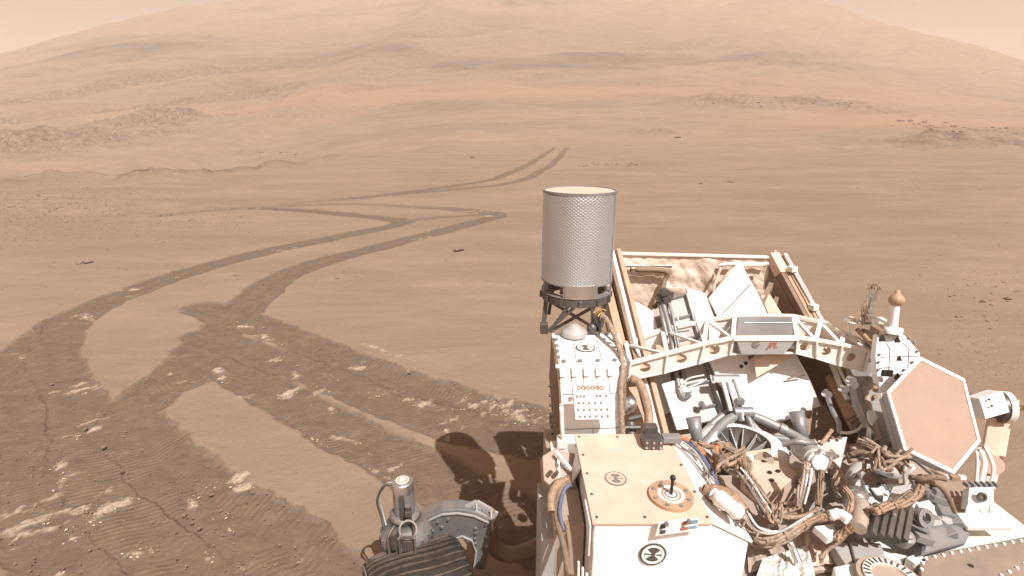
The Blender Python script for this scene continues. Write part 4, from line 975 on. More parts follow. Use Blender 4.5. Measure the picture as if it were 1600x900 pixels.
# ---- shaded backing between right rail and hexagonal antenna
plate('side_plate', [(1318, 560, 1.95), (1372, 560, 1.85), (1380, 640, 1.70), (1410, 720, 1.55), (1372, 720, 1.60), (1330, 640, 1.75)], .012, LGREY)
bolts(yy([(1332, 590, 1.84), (1357, 591, 1.80), (1366, 620, 1.74)]), (0, -.8, .5), .009, .008, BROWN, rover, 'stud')
plate('rail_box', [(1288, 588, 1.92), (1302, 582, 1.92), (1342, 655, 1.70), (1330, 668, 1.68)], .04, TAN)
a = MB()
for i in range(3): a.bar(PY(1323 + i * 6, 656 + i * 6, 1.66), PY(1336 + i * 4, 648 + i * 6, 1.66), .008, .012)
a.build_each('rail_box_rib', BROWN, rover)
for pts, r_, mt in (([(1288, 548, 1.98), (1300, 570, 1.92), (1312, 600, 1.84), (1325, 625, 1.78)], .010, CREAM), ([(1298, 552, 1.96), (1318, 590, 1.84), (1335, 620, 1.76), (1348, 650, 1.68), (1345, 668, 1.64), (1328, 676, 1.62), (1312, 676, 1.62)], .0055, CREAM),
                    ([(1290, 610, 1.80), (1300, 640, 1.72), (1310, 660, 1.66), (1312, 678, 1.62)], .009, GREY), ([(1330, 598, 1.8), (1340, 640, 1.7), (1362, 680, 1.6)], .012, LGREY), ([(1350, 600, 1.78), (1358, 640, 1.7), (1372, 690, 1.58)], .012, BODYM)):
    cable(yy(pts), r_, mt, 'pipe', .03)
a = MB()
for px, py in ((1330, 593), (1333, 600), (1345, 673), (1350, 680), (1292, 615), (1318, 607)): a.cyl(PY(px - 3, py, 1.68), PY(px + 3, py + 2, 1.66), .014, n=14)
a.build_each('pipe_clamp', SILVER, rover, .001)
a = MB(); a.slab(yy([(1356, 642, 1.62), (1366, 640, 1.62), (1372, 652, 1.6), (1364, 664, 1.58), (1357, 655, 1.6)]), .012); a.slab(yy([(1355, 665, 1.60), (1361, 672, 1.58), (1360, 685, 1.57), (1353, 680, 1.58)]), .01); a.build_each('tab', WHITE, rover, .001)

# ---- middle deck: lit plate, brackets, motors and harnesses
a = MB(); a.slab(zz([(1160, 706, 1.03), (1208, 699, 1.03), (1246, 741, 1.03), (1218, 765, 1.03), (1190, 770, 1.03), (1160, 745, 1.03)]), .09); mp = a.build('hinge_plate', PEACH, rover, .003)
a = MB(); a.cyl(PZ(1194, 720, 1.031), PZ(1194, 720, 1.034), .030, n=30); a.build('hinge_disc', BODYM, mp)
a = MB()
for px, py in ((1194, 720), (1203, 738), (1216, 736), (1206, 750)): disc(a, PZ(px, py, 1.034), (0, 0, 1), .0075, .0015, 14)
a.build('bolt_hole', BLACK, mp)
a = MB(); a.slab(zz([(1120, 742, .98), (1160, 742, .98), (1195, 790, .98), (1205, 830, .98), (1180, 832, .98), (1150, 790, .98)]), .06); a.build('hinge_cover', BODYM, rover, .003)
a = MB(); a.slab(yy([(1262, 690, 1.50), (1325, 682, 1.50), (1320, 700, 1.48), (1312, 738, 1.42), (1295, 770, 1.38), (1280, 740, 1.42)]), .02); tb = a.build('gusset', LGREY, rover, .003)
bolts(yy([(1300, 684, 1.49), (1312, 684, 1.49), (1308, 712, 1.46)]), (0, -1, .3), .006, .006, BROWN, tb)
a = MB(); mA, mB = PY(1253, 700, 1.48), PY(1276, 718, 1.36); a.cyl(mA, mB, .036, n=26); mo = a.build('shoulder_motor', LGREY, rover, .003)
a = MB(); ax = (mB - mA).normalized(); a.cyl(mB, mB + ax * .02, .030, n=26); a.cyl(mB + ax * .02, mB + ax * .035, .024, n=20); a.build('motor_collar', WHITE, mo, .002)
a = MB()
for i in range(10):
    c = mB + Vector((random.uniform(-.02, .03), random.uniform(-.03, .0), random.uniform(-.03, .04))); a.ring(c, (random.uniform(-1, 1), -1, .3), .004, .009, .005, 12)
a.build_each('loose_fitting', SILVER, mo)
cable(yy([(1284, 712, 1.40), (1298, 728, 1.36), (1310, 745, 1.33), (1322, 765, 1.30), (1330, 785, 1.27)]), .019, HARN, 'harness')
# grey blades below the motor
for pts, mt in (([(1275, 735, 1.38), (1300, 740, 1.36), (1298, 785, 1.30), (1268, 810, 1.26), (1262, 800, 1.27), (1280, 770, 1.32)], GREY), ([(1262, 745, 1.36), (1270, 748, 1.36), (1256, 795, 1.28), (1250, 792, 1.28)], DGREY), ([(1225, 800, 1.27), (1240, 800, 1.27), (1236, 818, 1.24), (1222, 818, 1.24)], LGREY)):
    plate('blade', pts, .012, mt)
# curved grey arm
cable(yy([(1335, 765, 1.33), (1333, 745, 1.36), (1345, 730, 1.40), (1362, 725, 1.42), (1378, 732, 1.42), (1396, 738, 1.42), (1412, 735, 1.44)]), .021, LGREY, 'curved_arm', .0)
plate('hook', [(1415, 725, 1.36), (1428, 724, 1.36), (1432, 732, 1.35), (1422, 740, 1.34), (1420, 760, 1.30), (1414, 760, 1.30), (1412, 735, 1.35)], .012, LGREY)
a = MB(); a.slab(yy([(1360, 762, 1.30), (1382, 762, 1.30), (1380, 785, 1.27), (1372, 780, 1.28)]), .02); a.slab(yy([(1395, 760, 1.30), (1425, 755, 1.30), (1418, 778, 1.26), (1388, 778, 1.26)]), .02); a.build_each('clevis', LGREY, rover, .002)
# silver elbow, tan cap and bellows
a = MB(); p0 = PY(1338, 778, 1.24); a.lathe(p0, (0, -.2, 1), [(.026, -.035), (.029, -.03), (.024, -.02), (.029, -.012), (.024, -.004), (.029, .004), (.024, .012), (.027, .022), (.0001, .024)], 26); a.build('coil', SILVER, rover)
a = MB(); p0, p1 = PY(1345, 790, 1.18), PY(1342, 826, 1.10); a.tube([p0 + Vector((0, .02, .0)), p0, (p0 + p1) / 2, p1], [.018, .021, .021, .018], 14); a.build('wrist_cover', BODYM, rover)
BA = [PY(1362, 796, 1.19), PY(1412, 798, 1.20)]; BB = [PY(1352, 836, 1.10), PY(1402, 846, 1.11)]
fins = MB()
for i in range(5):
    s = i / 4; t_ = BA[0] * (1 - s) + BA[1] * s; b_ = BB[0] * (1 - s) + BB[1] * s; fins.bar(t_, b_, .016, .05, up=(0, -1, .6)); fins.cyl(t_ + Vector((0, .02, 0)), t_ + Vector((0, -.02, .01)), .0085, n=12)
    if i < 4: m_ = (t_ + b_) / 2; fins.box(m_ + Vector((.014, .02, 0)), (.02, .03, .012))
bel = fins.build('bellows', DGREY, rover, .0015)
MB().slab([p + Vector((0, .04, -.02)) for p in (BA[0], BA[1], BB[1], BB[0])], .02).build('bellows_back', BLACK, bel)
bolts(yy([(1364, 802, 1.14), (1380, 800, 1.15), (1397, 803, 1.15)]), (0, -1, .4), .0035, .005, SILVER, bel)
# round motors right of the bellows
mt_ = MB()
for px, py, Yq, r_, h in ((1423, 805, 1.20, .028, .05), (1440, 820, 1.17, .020, .04), (1417, 836, 1.12, .024, .03), (1447, 800, 1.22, .018, .03)):
    p = PY(px, py, Yq); mt_.lathe(p, (.1, -.35, .9), [(r_, -h), (r_, -.004), (r_ * .9, 0), (r_ * .6, .001), (r_ * .55, .008), (.0001, .009)], 26)
mt_.ring(PY(1440, 808, 1.18), (.2, -1, .5), .014, .026, .016, 26)
mt_.bar(PY(1405, 815, 1.2), PY(1450, 838, 1.14), .02, .03); mt_.bar(PY(1430, 838, 1.12), PY(1455, 846, 1.12), .02, .02)
mt_.build('turret_motor', GREY, rover, .001)
a = MB(); a.bar(PY(1416, 796, 1.18), PY(1444, 768, 1.20), .006, .004); a.build('pin_rod', DGREY, rover)
a = MB(); a.slab(yy([(1432, 785, 1.22), (1452, 780, 1.24), (1462, 795, 1.20), (1440, 800, 1.19)]), .02); a.build('turret_cap', WHITE, rover, .003)
# grey cone shroud and wedge
cn0, cn1 = PY(1450, 842, 1.13), PY(1520, 834, 1.22)
a = MB(); a.slab(yy([(1452, 822, 1.17), (1515, 816, 1.26), (1520, 833, 1.22), (1512, 850, 1.17), (1445, 866, 1.08)]), .05); a.build('shroud', GREY, rover, .012)
a = MB(); a.slab(yy([(1452, 803, 1.22), (1502, 808, 1.28), (1515, 815, 1.26), (1455, 822, 1.18)]), .03); a.build('shroud_wedge', LGREY, rover, .004)
# lit cream edge panel and riveted front shelf
EP = zz([(1400, 762, .93), (1555, 770, .93), (1640, 840, .93), (1640, 860, .93), (1470, 900, .93)]); 
a = MB(); a.slab([(1.12, 1.42, .935), (1.30, 1.48, .935), (1.575, 1.42, .935), (1.575, .95, .935), (1.0, .95, .935)], .018); a.build('edge_panel', CREAM, rover, .003)
RP = zz([(1437, 872, 1.0), (1470, 862, 1.0), (1600, 838, 1.0), (1690, 822, 1.0), (1720, 960, 1.0), (1440, 960, 1.0)])
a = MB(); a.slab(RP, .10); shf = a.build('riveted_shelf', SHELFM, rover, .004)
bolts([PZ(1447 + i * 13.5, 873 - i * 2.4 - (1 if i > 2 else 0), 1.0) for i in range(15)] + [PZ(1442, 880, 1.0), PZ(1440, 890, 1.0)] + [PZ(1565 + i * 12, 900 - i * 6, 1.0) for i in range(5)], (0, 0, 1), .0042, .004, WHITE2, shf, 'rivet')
a = MB(); disc(a, PZ(1517, 884, 1.0005), (0, 0, 1), .0065, .001, 14); a.build('shelf_hole', BLACK, shf)
# small hazard camera bracket
a = MB(); a.slab(yy([(1515, 762, 1.33), (1553, 761, 1.33), (1553, 790, 1.29), (1512, 793, 1.29)]), .03); hcb = a.build('camera_block', WHITE2, rover, .002)
nC = Vector((0, -1, .35)).normalized()
a = MB(); a.ring(PY(1533, 776, 1.30), nC, .007, .0145, .006, 28); a.build('lens_ring', DGREY, hcb); a = MB(); disc(a, PY(1533, 776, 1.302), nC, .008, .004, 20); a.build('lens', BROWN, hcb)
bolts(yy([(1519, 773, 1.305), (1546, 775, 1.305)]), nC, .003, .002, GREY, hcb)
a = MB(); a.bar(PY(1513, 795, 1.29), PY(1508, 818, 1.25), .012, .03); a.bar(PY(1550, 793, 1.29), PY(1548, 812, 1.26), .012, .02); a.bar(PY(1530, 795, 1.30), PY(1540, 808, 1.28), .006, .006); a.box(PY(1533, 815, 1.24), (.13, .06, .012)); a.build('camera_stand', CREAM, hcb, .002)
a = MB(); a.bar(PY(1477, 746, 1.36), PY(1508, 746, 1.36), .014, .012); a.build('strut', WHITE, rover, .002); a = MB(); a.bar(PY(1485, 746, 1.352), PY(1498, 746, 1.352), .015, .012); a.build('strut_band', COPPER, rover)
a = MB(); a.slab(yy([(1460, 750, 1.42), (1512, 752, 1.42), (1512, 800, 1.34), (1490, 800, 1.34)]), .02); a.slab(yy([(1440, 740, 1.45), (1500, 745, 1.47), (1500, 765, 1.44), (1450, 775, 1.40)]), .02); a.build_each('back_plate', BROWN, rover, .003)
a = MB()
for i in range(6): a.box(PY(1510 + i * 9, 757, 1.34), (.008, .02, .012)); 
a.build_each('camera_pin', GREY, rover, .001)
# gear, tan blocks and crumpled white cover at the bottom edge
gc_ = PZ(1393, 905, 1.02); a = MB(); a.cyl(gc_ - Vector((0, 0, .05)), gc_, .075, n=48); gr = a.build('gear_housing', BODYM, rover, .006)
a = MB(); a.ring(gc_, (0, 0, 1), .044, .062, .006, 44)
a.build('gear_ring', CREAM, gr)
a = MB()
for i in range(26):
    t = i * 2 * math.pi / 26; p = gc_ + Vector((math.cos(t), math.sin(t), 0)) * .053 + Vector((0, 0, .007)); a.bar(p - Vector((math.cos(t), math.sin(t), 0)) * .007, p + Vector((math.cos(t), math.sin(t), 0)) * .007, .004, .003)
a.build('gear_tooth', DGREY, gr)
a = MB(); a.slab(zz([(1302, 885, 1.0), (1338, 878, 1.0), (1350, 910, 1.0), (1310, 915, 1.0)]), .06); a.slab(zz([(1415, 870, 1.0), (1438, 862, 1.0), (1450, 878, 1.0), (1430, 880, 1.0)]), .05)
a.slab(zz([(1330, 848, .98), (1420, 868, .98), (1400, 885, .98), (1325, 880, .98)]), .05); a.slab(zz([(1350, 872, 1.0), (1405, 870, 1.0), (1390, 884, 1.0), (1345, 888, 1.0)]), .03); a.build_each('wrist_block', CREAM, rover, .004)
a = MB(); a.slab(zz([(1328, 845, 1.0), (1376, 848, 1.0), (1384, 868, 1.0), (1338, 880, 1.0)]), .05); a.slab(zz([(1300, 850, .99), (1325, 846, .99), (1334, 882, .99), (1322, 884, .99)]), .04); a.build_each('wrist_web', LGREY, rover, .004)
wf = crumple(zz([(1192, 872, .96), (1262, 852, .96), (1280, 925, .96), (1170, 935, .96)]), 40, 30, .016, 15).build('crumpled_cover', WFOIL, rover)
crumple(zz([(1165, 838, .93), (1210, 835, .93), (1240, 880, .93), (1170, 895, .93)]), 24, 20, .02, 25).build('crumpled_cover', BODYM, rover)
crumple(zz([(1235, 835, .95), (1300, 820, .95), (1318, 880, .95), (1255, 885, .95)]), 30, 24, .03, 35).build('crumpled_cover', FOIL, rover)
a = MB(); a.slab(yy([(1272, 822, 1.15), (1300, 818, 1.17), (1312, 835, 1.13), (1295, 842, 1.11)]), .02); a.build('tag_plate', WHITE, rover, .002)
# amber insulated bundle beside the box and the big cable run
cable(zz([(1098, 765, 1.12), (1118, 773, 1.12), (1142, 785, 1.11), (1160, 803, 1.10)]), [.020, .030, .034, .034, .030, .024], COPPER, 'insulated_bundle', .12)
cable(zz([(1115, 772, 1.15), (1140, 790, 1.15), (1155, 802, 1.13)]), .020, CREAM, 'insulated_bundle', .15)
runs = [([(1156, 800, 1.09), (1168, 822, 1.06), (1185, 840, 1.04), (1210, 842, 1.04), (1240, 828, 1.05), (1265, 812, 1.06), (1295, 805, 1.08)], .015, HARN),
        ([(1160, 805, 1.07), (1172, 832, 1.03), (1192, 848, 1.02), (1222, 844, 1.02), (1250, 826, 1.03), (1275, 810, 1.05)], .012, HARN),
        ([(1152, 806, 1.08), (1166, 838, 1.03), (1180, 850, 1.01), (1205, 852, 1.0)], .010, HARND),
        ([(1295, 806, 1.09), (1312, 803, 1.10), (1326, 812, 1.10)], .014, WHITE), ([(1240, 826, 1.05), (1275, 810, 1.08), (1292, 808, 1.09)], .011, COPPER),
        # upper harness from the dome down to the middle
        ([(1110, 695, 1.12), (1128, 705, 1.10), (1145, 725, 1.08), (1160, 742, 1.07), (1180, 770, 1.05), (1196, 795, 1.04), (1208, 820, 1.03)], .013, HARND),
        ([(1118, 690, 1.12), (1140, 700, 1.11), (1158, 718, 1.10), (1168, 738, 1.08), (1186, 765, 1.06), (1202, 790, 1.05), (1225, 798, 1.05)], .012, HARN),
        ([(1122, 700, 1.13), (1135, 722, 1.10), (1155, 735, 1.09), (1172, 755, 1.08), (1188, 782, 1.06), (1204, 805, 1.04)], .010, HARND),
        ([(1130, 695, 1.13), (1150, 708, 1.12), (1166, 715, 1.11), (1172, 730, 1.10), (1160, 740, 1.10)], .009, HARN),
        ([(1112, 702, 1.14), (1122, 715, 1.12), (1134, 732, 1.10), (1150, 742, 1.10), (1165, 748, 1.09)], .008, HARN),
        ([(1200, 790, 1.06), (1222, 800, 1.05), (1240, 790, 1.05), (1248, 772, 1.06), (1252, 750, 1.08)], .009, HARN),
        ([(1208, 800, 1.06), (1232, 808, 1.04), (1256, 806, 1.04), (1276, 795, 1.06), (1282, 770, 1.10), (1284, 740, 1.14)], .007, COPPER),
        ([(1262, 722, 1.16), (1258, 745, 1.13), (1250, 770, 1.10), (1246, 790, 1.07)], .011, BODYM), ([(1284, 735, 1.16), (1280, 760, 1.13), (1278, 790, 1.1)], .009, HARND),
        ([(1090, 690, 1.14), (1105, 697, 1.13), (1122, 698, 1.13), (1140, 694, 1.12)], .009, COPPER), ([(1120, 694, 1.14), (1118, 712, 1.11), (1114, 730, 1.07)], .010, ORANGEW),
        ([(1060, 683, 1.14), (1078, 690, 1.14), (1092, 700, 1.13), (1100, 712, 1.12)], .007, ORANGEW), ([(1070, 688, 1.15), (1090, 706, 1.135), (1108, 732, 1.12), (1122, 758, 1.11)], .004, BLUEW),
        ([(1074, 690, 1.15), (1096, 710, 1.135), (1114, 738, 1.11), (1124, 760, 1.10)], .0035, BLUEW), ([(1066, 690, 1.15), (1085, 705, 1.14), (1102, 730, 1.125), (1116, 752, 1.115)], .004, LGREY), ([(1078, 690, 1.15), (1100, 705, 1.12), (1112, 722, 1.1), (1118, 745, 1.09)], .006, HARND),
        # harness across to the turret
        ([(1318, 760, 1.14), (1330, 780, 1.12), (1326, 800, 1.10), (1318, 815, 1.08)], .009, COPPER), ([(1365, 800, 1.13), (1385, 792, 1.14), (1410, 786, 1.15), (1430, 775, 1.16), (1440, 760, 1.18)], .012, COPPER),
        ([(1355, 798, 1.12), (1378, 790, 1.13), (1402, 782, 1.15), (1425, 768, 1.18)], .009, HARN), ([(1325, 830, 1.07), (1312, 845, 1.03), (1295, 858, 1.0), (1282, 872, .98)], .006, HARN), ([(1335, 822, 1.09), (1318, 832, 1.06), (1306, 842, 1.04)], .012, COPPER),
        ([(1232, 844, 1.02), (1240, 860, 1.0), (1248, 880, .98)], .010, SILVER), ([(1330, 700, 1.20), (1350, 702, 1.2), (1370, 700, 1.22), (1385, 708, 1.22)], .006, BODYM), ([(1325, 712, 1.18), (1345, 706, 1.2), (1362, 712, 1.2), (1380, 722, 1.2), (1392, 735, 1.18)], .008, HARND),
        ([(1340, 690, 1.22), (1358, 698, 1.22), (1376, 712, 1.2), (1398, 722, 1.2), (1412, 740, 1.18)], .009, HARND), ([(1350, 684, 1.24), (1366, 694, 1.23), (1390, 712, 1.21), (1410, 728, 1.2)], .006, HARN),
        ([(1325, 722, 1.16), (1340, 718, 1.17), (1360, 722, 1.17)], .006, HARN), ([(1420, 745, 1.16), (1440, 748, 1.17), (1458, 745, 1.18), (1478, 748, 1.18)], .008, HARND), ([(1430, 755, 1.14), (1448, 752, 1.15), (1466, 758, 1.14), (1480, 775, 1.10), (1492, 800, 1.05)], .007, BROWN),
        ([(1300, 672, 1.16), (1290, 685, 1.15), (1282, 694, 1.14)], .006, COPPER), ([(1278, 690, 1.15), (1262, 692, 1.14), (1245, 690, 1.14), (1222, 694, 1.12)], .010, GREY)]
def bundle(pts, r, mat, name='cable', n=5):
    pts = [Vector(p) for p in pts]; m = MB(); ph = random.uniform(0, 6)
    P = [pts[0] * 2 - pts[1]] + pts + [pts[-1] * 2 - pts[-2]]; c = []
    for i in range(1, len(P) - 2):
        for k in range(4):
            t = k / 4; a_, b_, c_, d_ = P[i - 1:i + 3]
            c.append(.5 * ((2 * b_) + (c_ - a_) * t + (2 * a_ - 5 * b_ + 4 * c_ - d_) * t * t + (3 * b_ - a_ - 3 * c_ + d_) * t ** 3))
    c.append(pts[-1])
    for q in range(n):
        o = []
        for i, p in enumerate(c):
            d = (c[min(i + 1, len(c) - 1)] - c[max(i - 1, 0)]).normalized(); x, y = basis(d); a_ = ph + q * 2 * math.pi / n + i * .22
            o.append(p + (x * math.cos(a_) + y * math.sin(a_)) * r * .62 * random.uniform(.8, 1.25))
        m.tube(o, r * .42, 7, wob=.08, step=3)
    for i in range(2, len(c) - 1, 4):
        d = (c[i + 1] - c[i]).normalized(); m.cyl(c[i] - d * r * .25, c[i] + d * r * .25, r * 1.12, n=12)
    return m.build(name, mat, rover)
for pts, r_, mt in runs:
    if r_ >= .0085 and mt in (HARN, HARND, COPPER, BODYM): bundle(zz(pts), r_ * .88, mt)
    else: cable(zz(pts), r_, mt, 'cable', .10)
for pts in ([(1145, 728, 1.12), (1165, 752, 1.10), (1186, 785, 1.08), (1205, 815, 1.06)], [(1160, 802, 1.12), (1180, 828, 1.08), (1215, 832, 1.07), (1262, 806, 1.09)], [(1262, 735, 1.18), (1258, 760, 1.15), (1250, 790, 1.1)]):
    cable(zz(pts), .0035, SILVER, 'braided_sleeve', .05); cable(zz([(x + 7, y - 3, z) for x, y, z in pts]), .003, CREAM, 'thin_wire', .05)
rnd = random.Random(5)
for i in range(22):   # small crossing wires in the harness tangle
    k = rnd.choice((0, 1, 2)); cx, cy = ((1140, 718), (1215, 800), (1385, 715))[k]; z = (1.12, 1.04, 1.2)[k] + rnd.uniform(-.01, .03)
    sx, sy = ((26, 20), (35, 18), (40, 22))[k]
    pts = [(cx + rnd.uniform(-sx, sx), cy + rnd.uniform(-sy, sy), z + rnd.uniform(-.015, .02)) for _ in range(4)]; pts.sort(key=lambda p: p[0])
    cable(zz(pts), rnd.uniform(.003, .006), rnd.choice((HARN, HARND, COPPER, HARND)), 'cable', .1)
a = MB()
for px, py, z in ((1158, 808, 1.10), (1164, 815, 1.09), (1182, 838, 1.06), (1150, 733, 1.11), (1165, 750, 1.10), (1176, 763, 1.09), (1196, 792, 1.07), (1295, 727, 1.2), (1305, 742, 1.18), (1308, 752, 1.17)):
    c = PZ(px, py, z); a.ring(c - Vector((.002, 0, 0)), (.8, -.6, -.2), .012, .015, .004, 16)
a.build_each('cable_tie', HARN, rover)
# odd small fittings that fill the mechanism
for nm, mt, n_, box in (('fitting', GREY, 26, (1325, 760, 1500, 840)), ('fitting', BODYM, 16, (1225, 700, 1330, 830)), ('fitting', DGREY, 20, (1330, 680, 1440, 760)), ('fitting', DGREY, 10, (1095, 690, 1160, 730))):
    a = MB()
    for i in range(n_):
        c = PZ(rnd.uniform(box[0], box[2]), rnd.uniform(box[1], box[3]), .95 + rnd.uniform(0, .10)); ro = Matrix.Rotation(rnd.uniform(0, 3), 3, 'Z') @ Matrix.Rotation(rnd.uniform(-.5, .5), 3, 'X'); s = rnd.uniform(.012, .035)
        if i % 3: a.box(c, (s * 1.6, s, s * .8), ro)
        else: a.cyl(c, c + ro @ Vector((0, s * .6, s)), s * .5, n=14)
    a.build_each(nm, mt, rover, .0015)

# ---- left flank of the body
a = MB(); a.slab(yy([(848, 712, 1.42), (868, 700, 1.46), (898, 708, 1.46), (900, 760, 1.36), (866, 765, 1.34), (850, 750, 1.36)]), .03, ); a.build('flank_panel', BODYM, rover, .003)
a = MB(); a.box((.165, 1.45, .80), (.09, .5, .42)); a.build('flank_box', BODYM, rover, .006)
a = MB(); a.slab([(.085, 1.20, .96), (.13, 1.20, .96), (.135, 1.20, .45), (.085, 1.20, .45)], .25, away=(0, 1, 0)); a.build('flank_box', LGREY, rover, .004)
a = MB()
for i in range(3): a.bar((.18 + i * .012, 1.10, .98 - i * .02), (.19 + i * .010, 1.08, .45), .006, .01)
a.bar(PY(868, 706, 1.42), PY(893, 735, 1.38), .010, .010); a.bar(PY(872, 712, 1.42), PY(874, 760, 1.36), .008, .01); a.build_each('flank_strut', CREAM, rover, .001)
a = MB()
for px, py in ((870, 727), (879, 729), (868, 753), (887, 745)): a.cyl(PY(px, py, 1.36), PY(px, py, 1.33), .007, n=12)
a.build_each('flank_bolt', DGREY, rover)
for pts, r_, mt in (([(890, 750, 1.30), (872, 756, 1.28), (862, 775, 1.24), (862, 800, 1.2)], .013, COPPER), ([(893, 756, 1.28), (882, 765, 1.26), (876, 785, 1.22), (875, 805, 1.18), (882, 830, 1.14)], .006, BLUEW), ([(892, 752, 1.29), (878, 762, 1.27), (871, 785, 1.23), (870, 812, 1.18), (880, 850, 1.10), (890, 900, 1.02)], .009, HARND), ([(885, 815, 1.16), (890, 850, 1.10), (893, 900, 1.02)], .007, BROWN)):
    cable(yy(pts), r_, mt, 'cable', .08)

# ---- wheel and steering gear at the lower left
WC = Vector((-.355, 1.54, .262)); ang = R(24); ax = Vector((math.cos(ang), math.sin(ang), 0))
a = MB(); hw = .185; prof = [(.205, -hw), (.245, -hw), (.258, -hw + .02), (.262, 0), (.258, hw - .02), (.245, hw), (.205, hw)]
a.lathe(WC, ax, prof + [(.235, hw - .01), (.240, 0), (.235, -hw + .01), (.205, -hw)], 72); wheel = a.build('wheel', BLACK, rover)
x_, y_ = basis(ax); a = MB()
for i in range(48):
    t = 2 * math.pi * i / 48; N = 10; prev = None
    for k in range(N + 1):
        s = -hw + .008 + (2 * hw - .016) * k / N; tt = t + .035 * math.sin(k / N * math.pi * 2); d = x_ * math.cos(tt) + y_ * math.sin(tt); p = WC + ax * s + d * (.264 - .02 * abs(s / hw) ** 6)
        if prev is not None: a.bar(prev, p, .006, .010, up=d)
        prev = p
a.build('tread', TREADM, wheel)
a = MB(); a.cyl(WC - ax * (hw - .06), WC + ax * .06, .07, n=30); a.lathe(WC - ax * (hw - .055), -ax, [(.001, .02), (.04, .018), (.07, 0)], 24)
for i in range(6):
    t = i * math.pi / 3; d = x_ * math.cos(t) + y_ * math.sin(t); a.tube([WC - ax * .12 + d * .06, WC - ax * .06 + d * .15, WC - ax * .10 + d * .24], .014, 8)
a.build('hub', LGREY, wheel)
a = MB(); a.ring(WC - ax * (hw + .004), ax, .222, .243, .006, 60); a.build('wheel_rim', GREY, wheel)
# steering actuator stands on the fork above the wheel
SC = Vector((-.375, 1.72, 0)); ztop = PY(627, 752, 1.70).z
ac = MB(); sc = PY(627, 756, 1.70); SC = Vector((sc.x, 1.72, 0)); zt_ = sc.z
ac.cyl(SC + Vector((0, 0, zt_ - .15)), SC + Vector((0, 0, zt_ - .045)), .042, n=32); act = ac.build('steering_motor', GREY, rover)
a = MB(); a.lathe(SC + Vector((0, 0, zt_ - .045)), (0, 0, 1), [(.043, 0), (.043, .040), (.039, .046), (.0001, .047)], 32); a.build('motor_cap', SILVER, act)
emblem(SC + Vector((0, 0, zt_ + .0022)), (0, 0, 1), .026, act, CREAM, TAN)
a = MB(); a.box(SC + Vector((.003, -.044, zt_ - .115)), (.018, .012, .17)); a.build('motor_strap', DGREY, act, .001)
a = MB(); zb_ = zt_ - .15
a.lathe(SC + Vector((0, 0, zb_)), (0, 0, 1), [(.042, .0), (.060, -.005), (.062, -.018), (.052, -.022), (.075, -.05), (.095, -.075), (.105, -.09), (.105, -.15), (.09, -.17), (.04, -.2)], 40); hs_ = a.build('gear_case', FORKM, act)
P = []
for i in range(18):
    t = 2 * math.pi * i / 18; P.append(SC + Vector((math.cos(t) * .101, math.sin(t) * .101, zb_ - .093)))
bolts(P, (0, 0, 1), .008, .012, SILVER, hs_); bolts([SC + Vector((math.cos(i) * .056, math.sin(i) * .056, zb_ - .006)) for i in range(6)], (0, 0, 1), .007, .012, SILVER, hs_)
cable([SC + Vector((-.035, -.01, zt_ - .01)), SC + Vector((-.075, -.01, zt_ - .02)), SC + Vector((-.105, -.01, zt_ - .09)), SC + Vector((-.095, -.01, zt_ - .16)), SC + Vector((-.08, -.03, zt_ - .21))], .005, DGREY, 'cable', .02)
cable([SC + Vector((-.03, .0, zt_ - .005)), SC + Vector((-.068, 0, zt_ - .02)), SC + Vector((-.095, 0, zt_ - .08)), SC + Vector((-.09, 0, zt_ - .15)), SC + Vector((-.075, -.02, zt_ - .2))], .004, LGREY, 'cable', .02)
# fork: curved arm to the right and down
Yk = 1.76
out = [(655, 838), (640, 820), (668, 806), (690, 798), (715, 796), (740, 800), (768, 812), (766, 835), (763, 866), (758, 890), (738, 890), (740, 862), (735, 848), (722, 842), (706, 846), (690, 858), (672, 866)]
a = MB(); a.prism([PY(x, y, Yk) for x, y in out], (0, .065, .0)); fork = a.build('steering_fork', FORKM, rover, .006)
a = MB(); arc = [PY(x, y, Yk - .004) for x, y in ((660, 822), (672, 812), (690, 804), (715, 802), (740, 806), (764, 817))]
for p, q_ in zip(arc, arc[1:]): a.bar(p, q_, .008, .005)
arc = [PY(x, y, Yk - .004) for x, y in ((678, 862), (692, 854), (708, 843), (722, 838), (738, 845), (744, 862), (741, 888))]
for p, q_ in zip(arc, arc[1:]): a.bar(p, q_, .008, .005)
a.build('fork_flange', LGREY, fork)
bolts([PY(x, y, Yk - .001) for x, y in ((672, 820), (684, 816), (676, 830), (690, 824), (698, 836), (684, 842), (672, 846), (743, 826), (743, 834), (742, 842), (743, 850), (759, 820), (760, 838), (700, 812), (662, 826), (663, 850), (760, 852))], (0, -1, 0), .0075, .006, SILVER, fork)
a = MB(); bc = PY(746, 793, 1.80)
pts4 = [PY(x, y, 1.79) for x, y in ((722, 795), (745, 784), (768, 797), (770, 812), (748, 818), (728, 806))]
for i in range(6): a.bar(pts4[i], pts4[(i + 1) % 6], .013, .016); a.bar(pts4[i] + Vector((0, -.02, -.03)), pts4[(i + 1) % 6] + Vector((0, -.02, -.03)), .008, .008); a.bar(pts4[i], pts4[i] + Vector((0, -.02, -.03)), .007, .007)
for p, q_ in ((0, 3), (1, 4), (2, 5), (0, 4), (1, 3)): a.bar(pts4[p], pts4[q_], .007, .008)
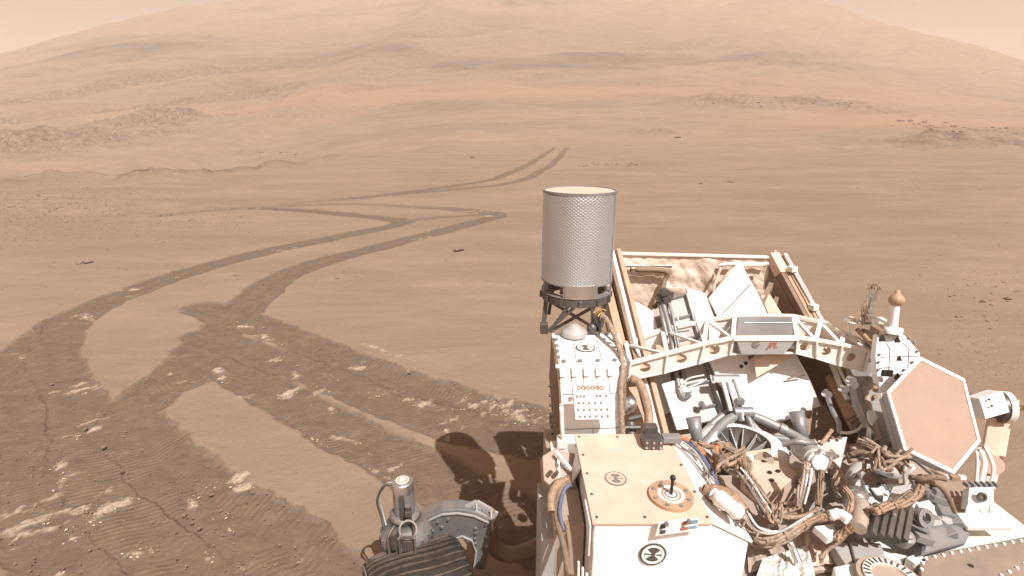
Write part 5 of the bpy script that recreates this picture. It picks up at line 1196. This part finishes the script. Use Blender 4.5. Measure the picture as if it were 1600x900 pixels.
a.box(bc, (.035, .03, .035)); a.cyl(PY(772, 812, 1.79), PY(776, 800, 1.79), .008, n=12); a.build('lattice_bracket', LGREY, fork, .001)
a = MB(); 
bolts([PY(x, y, 1.80) + Vector((0, 0, .001)) for x, y in ((690, 803), (700, 800), (712, 799), (722, 801), (676, 810), (684, 807))], (0, -.2, 1), .007, .005, SILVER, fork)
b2 = MB()
for k in range(10):
    t = -2.9 + k * .31; p = SC + Vector((math.cos(t) * .098, math.sin(t) * .098, zb_ - .12 - (k % 3) * .012)); b2.box(p, (.022, .016, .03), Matrix.Rotation(t, 3, 'Z'))
b2.build_each('case_lug', DGREY, hs_, .001)
b2 = MB(); b2.tube([SC + Vector((.02, -.05, zb_ + .03)), SC + Vector((.05, -.07, zb_ - .01)), SC + Vector((.05, -.10, zb_ - .07)), SC + Vector((.03, -.12, zb_ - .12))], .006); b2.tube([SC + Vector((-.03, -.05, zb_ - .02)), SC + Vector((-.05, -.09, zb_ - .05)), SC + Vector((-.04, -.12, zb_ - .12))], .005)
b2.build_each('motor_lead', DGREY, hs_)
q0 = PY(636, 843, 1.60)
for s_, e_ in (((-.03, .03), (.03, .03)), ((-.03, -.06), (-.03, .03)), ((.03, -.06), (.03, .03)), ((-.03, -.06), (.03, -.06))): a.bar(q0 + Vector((s_[0], 0, s_[1] - .02)), q0 + Vector((e_[0], 0, e_[1] - .02)), .006, .012)
a.ring(q0 + Vector((0, .03, .02)), (0, -1, .6), .030, .037, .006, 30); a.build('encoder_frame', SILVER, act)
a = MB(); a.box(q0 + Vector((0, .02, -.04)), (.04, .03, .05)); a.cyl(q0 + Vector((-.05, 0, -.04)), q0 + Vector((-.05, 0, .03)), .012, n=14); a.cyl(q0 + Vector((0, .06, .04)), q0 + Vector((.0, .055, .11)), .011, n=14); a.box(q0 + Vector((0, .05, .08)), (.022, .022, .022)); a.build_each('encoder', DGREY, act, .001)
a = MB(); a.tube([Vector((-.10, 1.83, .50)), Vector((-.08, 1.85, .30)), Vector((.05, 1.86, .26)), Vector((.30, 1.8, .50))], .035, 14); a.build('suspension_tube', BROWN, rover)
print('objects', len(scene.objects))
